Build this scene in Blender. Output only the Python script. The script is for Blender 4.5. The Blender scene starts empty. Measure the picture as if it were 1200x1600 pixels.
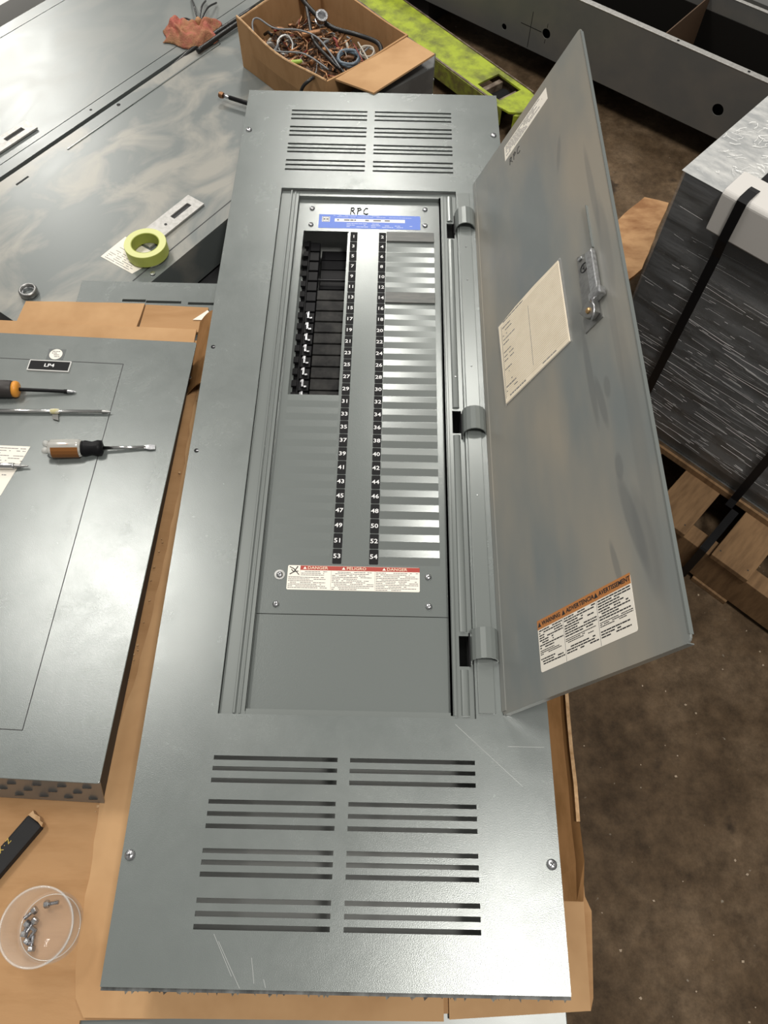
import bpy, bmesh, math, random
from mathutils import Matrix, Vector
R0 = math.radians
sc = bpy.context.scene
col = sc.collection
# ---------------------------------------------------------------- camera, world, lights, exposure
cd = bpy.data.cameras.new('camera'); cam = bpy.data.objects.new('camera', cd); col.objects.link(cam)
cam.matrix_world = Matrix(((0.9997576, -0.0219579, -0.0016642, 0.293178),
                           (0.0184759, 0.8775342, -0.4791580, 0.058071),
                           (0.0119817, 0.4790110, 0.8777271, 0.974278),
                           (0, 0, 0, 1)))
cd.sensor_fit = 'HORIZONTAL'; cd.sensor_width = 36; cd.lens = 36.0; cd.clip_start = .02
sc.camera = cam
w = bpy.data.worlds.new('world'); sc.world = w; w.use_nodes = True
bg = w.node_tree.nodes['Background']; bg.inputs[0].default_value = (1, .97, .92, 1); bg.inputs[1].default_value = .27
def lamp(name, loc, sx, sy, power, color=(1, .965, .905)):
    l = bpy.data.lights.new(name, 'AREA'); l.shape = 'RECTANGLE'; l.size = sx; l.size_y = sy; l.energy = power; l.color = color
    o = bpy.data.objects.new(name, l); o.location = loc; col.objects.link(o); return o
lamp('ceiling_lamp', (1.10, -.27, 3.5), .5, .9, 82)
lamp('ceiling_lamp', (-1.45, 2.0, 3.5), .5, 1.1, 68)
lamp('ceiling_lamp', (.85, 3.45, 3.5), .5, .55, 32)
lamp('ceiling_lamp', (.05, 5.5, 3.5), .6, 1.2, 85)
lamp('ceiling_lamp', (-3.25, 7.0, 3.4), .7, 1.2, 200)
vs = sc.view_settings; vs.view_transform = 'Standard'; vs.look = 'None'; vs.gamma = 1; vs.exposure = 0.0; vs.use_curve_mapping = False

# ---------------------------------------------------------------- helpers
class MB:
    def __init__(s): s.v = []; s.f = []; s.T = None
    def add(s, vs, fs):
        n = len(s.v)
        for p in vs:
            p = Vector(p)
            s.v.append(tuple(s.T @ p) if s.T else tuple(p))
        s.f += [tuple(n + i for i in f) for f in fs]; return s
    def box(s, x0, x1, y0, y1, z0, z1):
        return s.add([(x0,y0,z0),(x1,y0,z0),(x1,y1,z0),(x0,y1,z0),(x0,y0,z1),(x1,y0,z1),(x1,y1,z1),(x0,y1,z1)],
                     [(3,2,1,0),(4,5,6,7),(0,1,5,4),(1,2,6,5),(2,3,7,6),(3,0,4,7)])
    def prism(s, pts, z0, z1):
        n = len(pts)
        return s.add([(p[0],p[1],z0) for p in pts] + [(p[0],p[1],z1) for p in pts],
                     [tuple(range(n-1,-1,-1)), tuple(range(n,2*n))] + [(i,(i+1)%n,n+(i+1)%n,n+i) for i in range(n)])
    def rings(s, rings, cap=True, close=False):
        n = len(rings[0]); m = len(rings); vs = [p for r in rings for p in r]; fs = []
        for k in range(m if close else m-1):
            a = k*n; b = ((k+1) % m)*n
            for i in range(n): fs.append((a+i, a+(i+1)%n, b+(i+1)%n, b+i))
        if cap and not close: fs += [tuple(range(n-1,-1,-1)), tuple(range((m-1)*n, m*n))]
        return s.add(vs, fs)
    def tube(s, path, r, n=8, radii=None):
        P = [Vector(p) for p in path]; rings = []; up = Vector((0,0,1))
        for i, p in enumerate(P):
            t = (P[min(i+1,len(P)-1)] - P[max(i-1,0)]).normalized()
            a = t.cross(up)
            if a.length < 1e-3: a = t.cross(Vector((1,0,0)))
            a.normalize(); b = a.cross(t); rr = radii[i] if radii else r
            rings.append([p + (a*math.cos(2*math.pi*k/n) + b*math.sin(2*math.pi*k/n))*rr for k in range(n)])
        return s.rings(rings)
    def lathe(s, prof, c=(0,0,0), n=24, close=False):
        return s.rings([[(c[0]+r*math.cos(2*math.pi*k/n), c[1]+r*math.sin(2*math.pi*k/n), c[2]+z) for k in range(n)] for r, z in prof], cap=not close, close=close)
    def plate(s, x0, x1, y0, y1, z0, z1, holes):
        xs = sorted({x0, x1} | {h[i] for h in holes for i in (0,1)}); ys = sorted({y0, y1} | {h[i] for h in holes for i in (2,3)})
        ix = {v:i for i,v in enumerate(xs)}; iy = {v:i for i,v in enumerate(ys)}; nx, ny = len(xs), len(ys)
        hole = set()
        for h in holes:
            for i in range(ix[h[0]], ix[h[1]]):
                for j in range(iy[h[2]], iy[h[3]]): hole.add((i,j))
        vs = [(x,y,z) for z in (z0,z1) for y in ys for x in xs]; N = nx*ny
        V = lambda i,j,k: k*N + j*nx + i
        solid = lambda i,j: 0 <= i < nx-1 and 0 <= j < ny-1 and (i,j) not in hole
        fs = []
        for i in range(nx-1):
            for j in range(ny-1):
                if not solid(i,j): continue
                fs.append((V(i,j,1),V(i+1,j,1),V(i+1,j+1,1),V(i,j+1,1))); fs.append((V(i,j+1,0),V(i+1,j+1,0),V(i+1,j,0),V(i,j,0)))
                if not solid(i,j-1): fs.append((V(i,j,0),V(i+1,j,0),V(i+1,j,1),V(i,j,1)))
                if not solid(i,j+1): fs.append((V(i+1,j+1,0),V(i,j+1,0),V(i,j+1,1),V(i+1,j+1,1)))
                if not solid(i-1,j): fs.append((V(i,j+1,0),V(i,j,0),V(i,j,1),V(i,j+1,1)))
                if not solid(i+1,j): fs.append((V(i+1,j,0),V(i+1,j+1,0),V(i+1,j+1,1),V(i+1,j,1)))
        return s.add(vs, fs)
    def build(s, name, mat, parent=None, loc=(0,0,0), rz=0, bevel=0, smooth=False, sub=0):
        me = bpy.data.meshes.new(name); me.from_pydata(s.v, [], s.f)
        bm = bmesh.new(); bm.from_mesh(me); bmesh.ops.remove_doubles(bm, verts=bm.verts, dist=1e-6)
        lv = [v for v in bm.verts if not v.link_faces]; bmesh.ops.delete(bm, geom=lv, context='VERTS')
        bmesh.ops.recalc_face_normals(bm, faces=bm.faces); bm.to_mesh(me); bm.free()
        if smooth:
            me.shade_smooth() if hasattr(me, 'shade_smooth') else None
        me.materials.append(mat)
        o = bpy.data.objects.new(name, me); col.objects.link(o); o.location = loc; o.rotation_euler = (0,0,rz)
        if parent: o.parent = parent
        if bevel:
            b = o.modifiers.new('bevel','BEVEL'); b.width = bevel; b.segments = 2; b.limit_method = 'ANGLE'; b.angle_limit = .7
        if sub:
            b = o.modifiers.new('sub','SUBSURF'); b.levels = sub; b.render_levels = sub
        return o
def tag(o, label=None, cat=None, group=None, kind=None):
    if label: o['label'] = label
    if cat: o['category'] = cat
    if group: o['group'] = group
    if kind: o['kind'] = kind
    return o
def empty(name, label, cat, loc=(0,0,0), rz=0, group=None):
    o = bpy.data.objects.new(name, None); col.objects.link(o); o.location = loc; o.rotation_euler = (0,0,rz); o.empty_display_size = .05
    return tag(o, label, cat, group)
def roundrect(x0, x1, y0, y1, r, n=4):
    out = []
    for cx, cy, a0 in ((x1-r,y1-r,0),(x0+r,y1-r,90),(x0+r,y0+r,180),(x1-r,y0+r,270)):
        for k in range(n+1):
            a = R0(a0 + 90*k/n); out.append((cx+r*math.cos(a), cy+r*math.sin(a)))
    return out
def text(name, s, size, loc, mat, parent=None, rot=(0,0,0), align='CENTER', sx=1.0, bold=0.0, ext=.00015):
    cu = bpy.data.curves.new(name, 'FONT'); cu.body = s; cu.size = size; cu.align_x = align; cu.align_y = 'CENTER'; cu.extrude = ext; cu.offset = bold; cu.resolution_u = 2
    tmp = bpy.data.objects.new(name+'_tmp', cu); me = bpy.data.meshes.new_from_object(tmp)
    bpy.data.objects.remove(tmp); me.name = name; me.materials.clear(); me.materials.append(mat)
    o = bpy.data.objects.new(name, me); col.objects.link(o); o.location = loc; o.rotation_euler = rot; o.scale = (sx,1,1)
    if parent: o.parent = parent
    return o
def fineprint(mb, x0, x1, yt, yb, pitch, h, z, seed, full=.85):
    rnd = random.Random(seed); y = yt
    while y - h > yb:
        x = x0; end = x0 + (x1-x0)*rnd.choice((1, 1, .95, .9, .6, .8))
        while x < end:
            l = rnd.uniform(1.5, 5)*h
            e = min(x+l, end)
            if rnd.random() < full and e-x > h*.4: mb.box(x, e, y-h, y, z, z+.0001)
            x = e + h*.45
        y -= pitch
    return mb

# ---------------------------------------------------------------- materials
def new_mat(name):
    m = bpy.data.materials.new(name); m.use_nodes = True; nt = m.node_tree; p = nt.nodes['Principled BSDF']; return m, nt, p
def N(nt, t, **kw):
    n = nt.nodes.new(t)
    for k, v in kw.items(): setattr(n, k, v)
    return n
def mat(name, c, rough=.5, metal=0, spec=.5, var=None, vscale=8, vlo=.4, vhi=.65, bump=0, bscale=80, stretch=(1,1,1), rvar=0, coat=0, trans=0, alpha=1, ior=1.45, detail=4, smudge=0):
    m, nt, p = new_mat(name); L = nt.links.new
    p.inputs['Base Color'].default_value = (*c, 1); p.inputs['Roughness'].default_value = rough; p.inputs['Metallic'].default_value = metal
    p.inputs['Specular IOR Level'].default_value = spec; p.inputs['Coat Weight'].default_value = coat; p.inputs['Coat Roughness'].default_value = .12
    p.inputs['Transmission Weight'].default_value = trans; p.inputs['Alpha'].default_value = alpha; p.inputs['IOR'].default_value = ior
    if var or bump or rvar:
        tc = N(nt,'ShaderNodeTexCoord'); mp = N(nt,'ShaderNodeMapping'); mp.inputs['Scale'].default_value = stretch; L(tc.outputs['Object'], mp.inputs[0])
    if var or rvar:
        no = N(nt,'ShaderNodeTexNoise'); no.inputs['Scale'].default_value = vscale; no.inputs['Detail'].default_value = detail; no.inputs['Roughness'].default_value = .6; L(mp.outputs[0], no.inputs[0])
        rp = N(nt,'ShaderNodeMapRange'); rp.inputs[1].default_value = vlo; rp.inputs[2].default_value = vhi; L(no.outputs[0], rp.inputs[0])
    if var:
        mx = N(nt,'ShaderNodeMix', data_type='RGBA'); L(rp.outputs[0], mx.inputs[0]); mx.inputs[6].default_value = (*c,1); mx.inputs[7].default_value = (*var,1); L(mx.outputs[2], p.inputs['Base Color'])
    if rvar:
        r2 = N(nt,'ShaderNodeMapRange'); r2.inputs[3].default_value = rough; r2.inputs[4].default_value = rough + rvar; L(rp.outputs[0], r2.inputs[0]); L(r2.outputs[0], p.inputs['Roughness'])
    if smudge:
        tc2 = N(nt,'ShaderNodeTexCoord'); ns = N(nt,'ShaderNodeTexNoise'); ns.inputs['Scale'].default_value = 11; ns.inputs['Detail'].default_value = 12; ns.inputs['Roughness'].default_value = .72; ns.inputs['Distortion'].default_value = .4; L(tc2.outputs['Object'], ns.inputs[0])
        rs = N(nt,'ShaderNodeMapRange'); rs.inputs[1].default_value = .3; rs.inputs[2].default_value = .7; rs.inputs[3].default_value = rough - smudge; rs.inputs[4].default_value = rough + smudge; L(ns.outputs[0], rs.inputs[0]); L(rs.outputs[0], p.inputs['Roughness'])
    if bump:
        nb = N(nt,'ShaderNodeTexNoise'); nb.inputs['Scale'].default_value = bscale; nb.inputs['Detail'].default_value = 3; L(mp.outputs[0], nb.inputs[0])
        bp = N(nt,'ShaderNodeBump'); bp.inputs['Strength'].default_value = bump; bp.inputs['Distance'].default_value = .002; L(nb.outputs[0], bp.inputs['Height']); L(bp.outputs[0], p.inputs['Normal'])
    return m
GP = (.168, .188, .182)
M_paint = mat('grey_enamel', GP, .25, metal=.2, var=(.190,.208,.200), vscale=4, vlo=.3, vhi=.8, bump=.08, bscale=900, spec=.9, smudge=.05)
M_dead = mat('grey_enamel_inner', (.172,.190,.183), .21, metal=.2, bump=.06, bscale=700, spec=.8)
M_shelf = mat('grey_enamel_frame', (.180,.198,.190), .26, metal=.2, spec=.8)
M_inside = mat('enclosure_grey', (.30,.31,.30), .5)
M_zinc = mat('zinc', (.62,.63,.64), .28, metal=1, var=(.4,.4,.42), vscale=200, bump=.2, bscale=300)
M_zdull = mat('dull_zinc', (.42,.42,.41), .42, metal=1, var=(.3,.3,.29), vscale=60)
M_alu = mat('brushed_plate', (.50,.49,.47), .45, metal=.5, var=(.40,.39,.37), vscale=120)
M_black = mat('black_plastic', (.010,.010,.011), .45, spec=.15)
M_brk = mat('breaker_bakelite', (.012,.012,.012), .4, var=(.035,.034,.032), vscale=30, spec=.12)
M_tagb = mat('tag_black', (.010,.010,.011), .6, spec=.2)
M_white = mat('white_print', (.8,.8,.8), .5)
M_ink = mat('black_ink', (.02,.02,.022), .5)
M_greyink = mat('grey_ink', (.16,.16,.17), .6)
M_paper = mat('label_paper', (.84,.79,.70), .55)
M_cream = mat('cream_paper', (.86,.76,.60), .6, var=(.80,.70,.54), vscale=30)
M_red = mat('danger_red', (.38,.045,.03), .5)
M_orange = mat('warning_orange', (.48,.19,.055), .5)
M_blue = mat('label_blue', (.10,.19,.62), .4)
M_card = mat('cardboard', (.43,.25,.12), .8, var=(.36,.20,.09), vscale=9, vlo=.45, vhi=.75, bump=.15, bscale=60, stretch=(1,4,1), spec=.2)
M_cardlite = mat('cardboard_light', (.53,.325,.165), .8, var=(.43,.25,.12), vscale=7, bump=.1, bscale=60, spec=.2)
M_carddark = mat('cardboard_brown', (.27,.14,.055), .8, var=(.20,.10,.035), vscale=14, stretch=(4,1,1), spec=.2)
M_cardedge = mat('cardboard_torn_edge', (.55,.36,.20), .9, var=(.35,.2,.09), vscale=70)
M_dark = mat('dark_steel', (.035,.035,.037), .6)
M_floor = None
def floor_mat():
    m, nt, p = new_mat('stained_concrete'); L = nt.links.new
    tc = N(nt,'ShaderNodeTexCoord')
    def noise(s, d=6, r=.6):
        n = N(nt,'ShaderNodeTexNoise'); n.inputs['Scale'].default_value = s; n.inputs['Detail'].default_value = d; n.inputs['Roughness'].default_value = r; L(tc.outputs['Object'], n.inputs[0]); return n
    a = noise(4.2,9,.68); cr = N(nt,'ShaderNodeValToRGB'); e = cr.color_ramp.elements
    e[0].position = .3; e[0].color = (.046,.028,.014,1); e[1].position = .72; e[1].color = (.185,.130,.082,1); k = e.new(.5); k.color = (.100,.066,.038,1)
    L(a.outputs[0], cr.inputs[0])
    b = noise(26, 12, .78); r = N(nt,'ShaderNodeMapRange'); r.inputs[1].default_value = .3; r.inputs[2].default_value = .7; r.inputs[3].default_value = .5; r.inputs[4].default_value = 1.5; L(b.outputs[0], r.inputs[0])
    mx = N(nt,'ShaderNodeMix', data_type='RGBA', blend_type='MULTIPLY'); mx.inputs[0].default_value = 1; L(cr.outputs[0], mx.inputs[6]); L(r.outputs[0], mx.inputs[7])
    v = noise(55, 3, .5); sp = N(nt,'ShaderNodeMapRange'); sp.inputs[1].default_value = .71; sp.inputs[2].default_value = .76; L(v.outputs[0], sp.inputs[0])
    m2 = N(nt,'ShaderNodeMix', data_type='RGBA'); L(sp.outputs[0], m2.inputs[0]); L(mx.outputs[2], m2.inputs[6]); m2.inputs[7].default_value = (.26,.22,.17,1)
    v3 = noise(9, 4, .6); s3 = N(nt,'ShaderNodeMapRange'); s3.inputs[1].default_value = .64; s3.inputs[2].default_value = .72; s3.inputs[4].default_value = .75; L(v3.outputs[0], s3.inputs[0])
    m3 = N(nt,'ShaderNodeMix', data_type='RGBA'); L(s3.outputs[0], m3.inputs[0]); L(m2.outputs[2], m3.inputs[6]); m3.inputs[7].default_value = (.02,.014,.010,1)
    L(m3.outputs[2], p.inputs['Base Color'])
    rr = N(nt,'ShaderNodeMapRange'); rr.inputs[3].default_value = .55; rr.inputs[4].default_value = .8; L(a.outputs[0], rr.inputs[0]); p.inputs['Specular IOR Level'].default_value = .15; L(rr.outputs[0], p.inputs['Roughness'])
    bp = N(nt,'ShaderNodeBump'); bp.inputs['Strength'].default_value = .25; bp.inputs['Distance'].default_value = .004; L(b.outputs[0], bp.inputs['Height']); L(bp.outputs[0], p.inputs['Normal'])
    return m
M_floor = floor_mat()
def sheet_mat(name, dust=.5, seed=0):
    # painted sheet with chalky wiped dust
    m, nt, p = new_mat(name); L = nt.links.new
    tc = N(nt,'ShaderNodeTexCoord'); mp = N(nt,'ShaderNodeMapping'); mp.inputs['Location'].default_value = (seed,seed*2,0); mp.inputs['Scale'].default_value = (1,1.5,1); L(tc.outputs['Object'], mp.inputs[0])
    a = N(nt,'ShaderNodeTexNoise'); a.inputs['Scale'].default_value = 6.5; a.inputs['Detail'].default_value = 9; a.inputs['Distortion'].default_value = .7; a.inputs['Roughness'].default_value = .55; L(mp.outputs[0], a.inputs[0])
    r = N(nt,'ShaderNodeMapRange'); r.inputs[1].default_value = .45; r.inputs[2].default_value = .62; r.inputs[4].default_value = dust; L(a.outputs[0], r.inputs[0])
    mx = N(nt,'ShaderNodeMix', data_type='RGBA'); L(r.outputs[0], mx.inputs[0]); mx.inputs[6].default_value = (.150,.168,.164,1); mx.inputs[7].default_value = (.36,.335,.285,1); L(mx.outputs[2], p.inputs['Base Color'])
    r2 = N(nt,'ShaderNodeMapRange'); r2.inputs[3].default_value = .27; r2.inputs[4].default_value = .42; L(a.outputs[0], r2.inputs[0]); L(r2.outputs[0], p.inputs['Roughness'])
    p.inputs['Specular IOR Level'].default_value = .8; p.inputs['Metallic'].default_value = .15
    return m
M_sheetA = sheet_mat('dusty_grey_sheet_a', .12, 3); M_sheetB = sheet_mat('dusty_grey_sheet_b', .62, 0)
def door_mat():
    m, nt, p = new_mat('grey_enamel_handled'); L = nt.links.new
    tc = N(nt,'ShaderNodeTexCoord')
    mp = N(nt,'ShaderNodeMapping'); mp.inputs['Scale'].default_value = (3.2,1,1); L(tc.outputs['Object'], mp.inputs[0])
    a = N(nt,'ShaderNodeTexNoise'); a.inputs['Scale'].default_value = 2.2; a.inputs['Detail'].default_value = 4; L(mp.outputs[0], a.inputs[0])
    r = N(nt,'ShaderNodeMapRange'); r.inputs[1].default_value = .38; r.inputs[2].default_value = .62; L(a.outputs[0], r.inputs[0])
    mx = N(nt,'ShaderNodeMix', data_type='RGBA'); L(r.outputs[0], mx.inputs[0]); mx.inputs[6].default_value = (.18,.198,.196,1); mx.inputs[7].default_value = (.29,.265,.22,1)  # warm tone paints in the reflection of the cardboard
    last = mx.outputs[2]
    # greasy finger smears with a shape of their own: (x, y, half width, half length, lean, strength)
    for x, y, hx, hy, an, st in ((.236,.372,.0065,.085,.03,.5),(.249,.325,.0065,.045,.12,.5),(.262,.338,.006,.018,0,.45),(.270,.150,.010,.070,.18,.5),(.284,.120,.014,.075,.1,.35),(.236,.112,.005,.035,.15,.45),(.262,.225,.007,.020,0,.45),
                                 (.289,.66,.006,.10,.02,.35),(.296,.55,.011,.10,0,.3),(.235,.80,.005,.04,-.2,.35),(.288,.42,.006,.12,.0,.25),(.226,.47,.012,.05,0,.3),(.297,.23,.012,.22,0,.22)):
        q = N(nt,'ShaderNodeMapping', vector_type='TEXTURE'); q.inputs['Location'].default_value = (x,y,0); q.inputs['Rotation'].default_value = (0,0,an); q.inputs['Scale'].default_value = (hx,hy,1); L(tc.outputs['Object'], q.inputs[0])
        ln = N(nt,'ShaderNodeVectorMath', operation='LENGTH'); L(q.outputs[0], ln.inputs[0])
        rr = N(nt,'ShaderNodeMapRange'); rr.inputs[1].default_value = 1.05; rr.inputs[2].default_value = .7; rr.inputs[3].default_value = 0; rr.inputs[4].default_value = st; L(ln.outputs['Value'], rr.inputs[0])
        k = N(nt,'ShaderNodeMix', data_type='RGBA'); L(rr.outputs[0], k.inputs[0]); L(last, k.inputs[6]); k.inputs[7].default_value = (.12,.125,.125,1); last = k.outputs[2]
    L(last, p.inputs['Base Color']); p.inputs['Roughness'].default_value = .36; p.inputs['Specular IOR Level'].default_value = .6
    return m
M_door = door_mat()
M_wood = mat('pallet_wood', (.25,.15,.075), .75, var=(.17,.10,.05), vscale=12, stretch=(6,1,1), bump=.2, bscale=40, spec=.25)  # brown darkened for the shadow lying on the pallet deck
M_ply = mat('worn_plywood', (.50,.29,.14), .7, var=(.27,.13,.055), vscale=9, stretch=(1,2,1), bump=.2, bscale=50, spec=.3)
M_load = mat('dark_load', (.055,.057,.058), .4, var=(.095,.092,.086), vscale=6)
M_film = mat('stretch_film', (.55,.56,.58), .12, alpha=.16, bump=.8, bscale=14, stretch=(1,1,7), spec=.8)
M_wrinkle_glint = mat('film_wrinkle_glint', (.90,.90,.88), .3, alpha=.85, spec=.9)
M_filmtop = mat('film_top_glare', (.36,.37,.37), .22, var=(.62,.62,.60), vscale=16, vlo=.42, vhi=.66, stretch=(1,2.2,1), bump=1.0, bscale=34, spec=.9, detail=8)
M_foam = mat('white_foam', (.62,.60,.57), .6)
M_strap = mat('strapping_black', (.008,.008,.009), .35)
M_green = mat('lime_paint', (.36,.44,.03), .5, var=(.16,.18,.03), vscale=16, vlo=.40, vhi=.62, bump=.3, bscale=60, detail=9)
M_rustrail = mat('worn_fork_steel', (.10,.07,.05), .5, var=(.25,.2,.15), vscale=30)
M_trough = mat('dark_grey_steel', (.115,.115,.11), .4, var=(.14,.132,.12), vscale=8)  # evenly dark grey steel with slight mottling
M_tape = mat('lime_tape', (.50,.56,.12), .5)
M_tapeface = mat('lime_tape_side', (.66,.68,.30), .6)
M_core = mat('tape_core', (.30,.34,.06), .7)
M_rag = mat('shop_rag', (.40,.13,.10), .95, var=(.33,.20,.10), vscale=20, bump=1.0, bscale=260, spec=.1)
M_copper = mat('copper', (.42,.22,.11), .4, metal=.7, var=(.16,.08,.04), vscale=60)
M_clear = mat('clear_plastic', (.95,.95,.93), .05, trans=.0, alpha=.11, spec=.9)
M_glasshandle = mat('clear_acetate', (.75,.75,.72), .08, trans=.45, ior=1.45)
M_hlabel = mat('orange_brown_band', (.22,.085,.02), .3)
M_orangeplastic = mat('orange_plastic', (.72,.30,.04), .4)
M_sleeveclear = mat('clear_sleeve', (.9,.9,.9), .1, alpha=.18, spec=.8)
M_yellow = mat('yellow_print', (.55,.40,.08), .6)
M_steel = mat('tool_steel', (.55,.55,.54), .22, metal=1)
M_wire = {'k': mat('wire_black', (.012,.012,.012), .35), 'g': mat('wire_grey', (.16,.17,.18), .35), 'r': mat('wire_red', (.20,.03,.02), .4), 'b': mat('wire_blue', (.04,.10,.28), .35), 'w': mat('wire_white', (.42,.38,.32), .4), 'n': mat('wire_brown', (.16,.08,.04), .5)}

# ---------------------------------------------------------------- floor and table
tag(MB().box(-5,6,-3,8,-.62,-.60).build('floor', M_floor), kind='structure')
tb = empty('worktable', 'dark steel worktable carrying the grey panels and the cardboard', 'table', (0,0,-.6))
MB().prism([(-1.6,-.5),(.5,-.5),(.5,1.58),(.315,1.585),(.418,1.746),(-.98,2.72),(-1.6,2.72)], .375,.395).build('tabletop', M_dark, tb, bevel=.002)
for x,y in ((-1.5,-.42),(.42,-.42),(.42,1.48),(-1.5,2.6),(-.7,2.3)): MB().box(x-.03,x+.03,y-.03,y+.03,0,.375).build('leg', M_dark, tb, bevel=.003)
rnd = random.Random(5)
fd = MB()
for _ in range(70):
    x = rnd.uniform(.7,1.35); y = rnd.uniform(-.1,.8); r = rnd.uniform(.0008,.003); a = rnd.uniform(0,6)
    fd.prism([(x+r*math.cos(a+k*1.57)*rnd.uniform(.6,1.6), y+r*math.sin(a+k*1.57)) for k in range(4)], -.6, -.5985)
tag(fd.build('floor_debris', mat('debris',(.42,.33,.24),.8)), 'pale specks of grit and chips scattered over the brown concrete floor', 'debris', kind='stuff')

# ---------------------------------------------------------------- sheet metal covers on the table (rotated frame u, v)
AU = R0(54.97)
def uv(s, t): return (.574*s + .819*t, .819*s - .574*t)
# object rotated so that local x runs along u, local y along -v
def cover(name, label, s0, s1, t0, t1, z, h, m, groove=None, notch=()):
    o = empty(name, label, 'panel cover', (0,0,0), AU)
    g = .0022; holes = []
    y0, y1 = -t1, -t0
    mb = MB()
    if groove:
        a0,a1,b0,b1 = groove   # s range, y range of the door
        holes = [(a0,a1,b0,b0+g),(a0,a1,b1-g,b1),(a0,a0+g,b0,b1),(a1-g,a1,b0,b1)]
    mb.plate(s0,s1,y0,y1,z-.003,z,holes).build('sheet', m, o)
    if groove: MB().box(groove[0]-.01, groove[1]+.01, groove[2]-.01, groove[3]+.01, z-.009, z-.0055).build('door_backing', M_dark, o)
    f = MB(); f.box(s0,s1,y0,y0+.003,z-h,z-.003); f.box(s0,s1,y1-.003,y1,z-h,z-.003); f.box(s0,s0+.003,y0,y1,z-h,z-.003); f.box(s1-.003,s1,y0,y1,z-h,z-.003)
    f.build('flange', m, o)
    return o
cB = cover('panel_cover', 'grey panel cover with chalky wiped smears, under the green tape roll', .62, 1.675, -1.235, -.785, -.11, .085, M_sheetB, groove=None)
# door of cover B: lower seam, hinge slots and raised fold
gm = MB()
for t_ in (-.8148,): gm.box(.823,1.62, -t_-.0011, -t_+.0011, -.1101,-.1097)
gm.build('door_seam', M_dark, cB)
MB().box(1.015,1.50,1.2005,1.2035,-.1105,-.1085).build('door_fold', M_shelf, cB)
for s_ in (.853+.02,1.178,1.47): MB().box(s_,s_+.033,1.2,1.204,-.1102,-.1094).build('hinge_slot', M_black, cB)
for s_,t_ in ((.80,-1.222),(1.19,-1.226),(1.5,-1.222)): MB().lathe([(.0001,-.1102),(.0045,-.1102),(.0045,-.1095),(.0001,-.1095)],(s_,-t_,0),12).build('screw_hole', M_black, cB)
MB().lathe([(.0001,-.11),(.006,-.11),(.005,-.1075),(.0001,-.107)],(.859,.797,0),12).build('screw', M_zinc, cB)
def latch(parent, s0, s1, y0, y1, z, hs0, hs1, hy0, hy1):
    MB().plate(s0,s1,y0,y1,z-.004,z,[(hs0,hs1,hy0,hy1)]).build('latch_plate', M_alu, parent)
    MB().box(hs0,hs1,hy0,hy1,z-.0039,z-.0035).build('latch_recess', M_dark, parent)
    MB().lathe([(.0001,0),(.003,0),(.003,.0006),(.0001,.0006)],(hs0-.022,(y0+y1)/2-.002,z),10).build('latch_rivet', M_dark, parent)
latch(cB, .905, 1.061, .848, .892, -.105, .992, 1.042, .865, .877)
cA = cover('panel_cover', 'large grey panel cover with a bright glare, under the rag', .50, 1.73, -1.672, -1.247, -.11, .085, M_sheetA, groove=(.52,1.71,1.276,1.637))
MB().box(.53,1.70,1.2785,1.6345,-.113,-.1102).build('door', M_sheetA, cA)
latch(cA, .88, 1.023, 1.303, 1.344, -.1045, .952, 1.002, 1.318, 1.331)
MB().lathe([(.0001,-.11),(.003,-.11),(.003,-.1095),(.0001,-.1095)],(1.14,1.262,0),10).build('screw_hole', M_black, cA)
rs = random.Random(2)
cE = cover('panel_cover', 'pale sheet metal cover at the far left corner of the photo', .9, 1.7, -2.2, -1.745, -.11, .085, mat('pale_sheet',(.55,.54,.52),.4))
# cover C, lying square to the panel board
cC = empty('panel_cover', 'narrow grey cover end with louvre slots, half under the cardboard flaps', 'panel cover')
MB().plate(-.285,.30,.97,1.128,-.106,-.098,[(-.2005,-.157,1.0775,1.0835),(-.157+.001,-.0905,1.0755,1.0815),(-.0775,-.012,1.0735,1.0795),(0,.07,1.07,1.078)]).build('sheet', M_paint, cC, bevel=.001)
MB().box(-.26,.298,.97,.975,-.15,-.106).build('flange', M_paint, cC)
cD = cover('panel_cover', 'grey metal cover just showing below the cardboard at the bottom edge', -.4, .93, -1,-.9, -.3, .01, M_sheetA)
for c in list(cD.children): bpy.data.objects.remove(c)
cD.rotation_euler = (0,0,0)
MB().box(-.95,.522,-.42,.955,-.1005,-.0975).build('sheet', M_sheetA, cD, bevel=.001)
fl = MB(); fl.box(.518,.522,-.42,.955,-.19,-.1005); fl.box(-.95,.518,-.42,-.416,-.19,-.1005); fl.box(-.95,.518,.951,.955,-.19,-.1005); fl.box(-.95,-.946,-.416,.951,-.19,-.1005)
fl.build('flange', M_sheetA, cD)
for t_ in (cA,cB,cE,cC):
    pass
# raise-from-table spacers keep covers supported
for nm,(x,y) in {'a':(0,0)}.items(): pass

# ---------------------------------------------------------------- cardboard
def ragged(pts, step=.02, amp=.0025, seed=1, skip=()):
    rr = random.Random(seed); out = []
    for i in range(len(pts)):
        a = Vector((*pts[i],0)); b = Vector((*pts[(i+1)%len(pts)],0)); L = (b-a).length; n = max(1,int(L/step)) if i not in skip else 1
        d = (b-a).normalized() if L else Vector((1,0,0)); nn = Vector((-d.y,d.x,0))
        for k in range(n):
            p = a + (b-a)*k/n
            if k: p += nn*rr.uniform(-amp,amp)
            out.append((p.x,p.y))
    return out
cb = empty('cardboard_sheet', 'flattened brown cardboard lying under the open panelboard and along its sides', 'cardboard')
MB().prism([(-.9,-.085),(-.045,-.085),(-.0448,-.039),(.55,-.0195),(.5545,-.006),(.5625,.085),(.556,.101),(.5555,.40),(.552,.98),(-.9,.98)], -.0965,-.0935).build('base_layer', M_card, cb)
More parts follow.
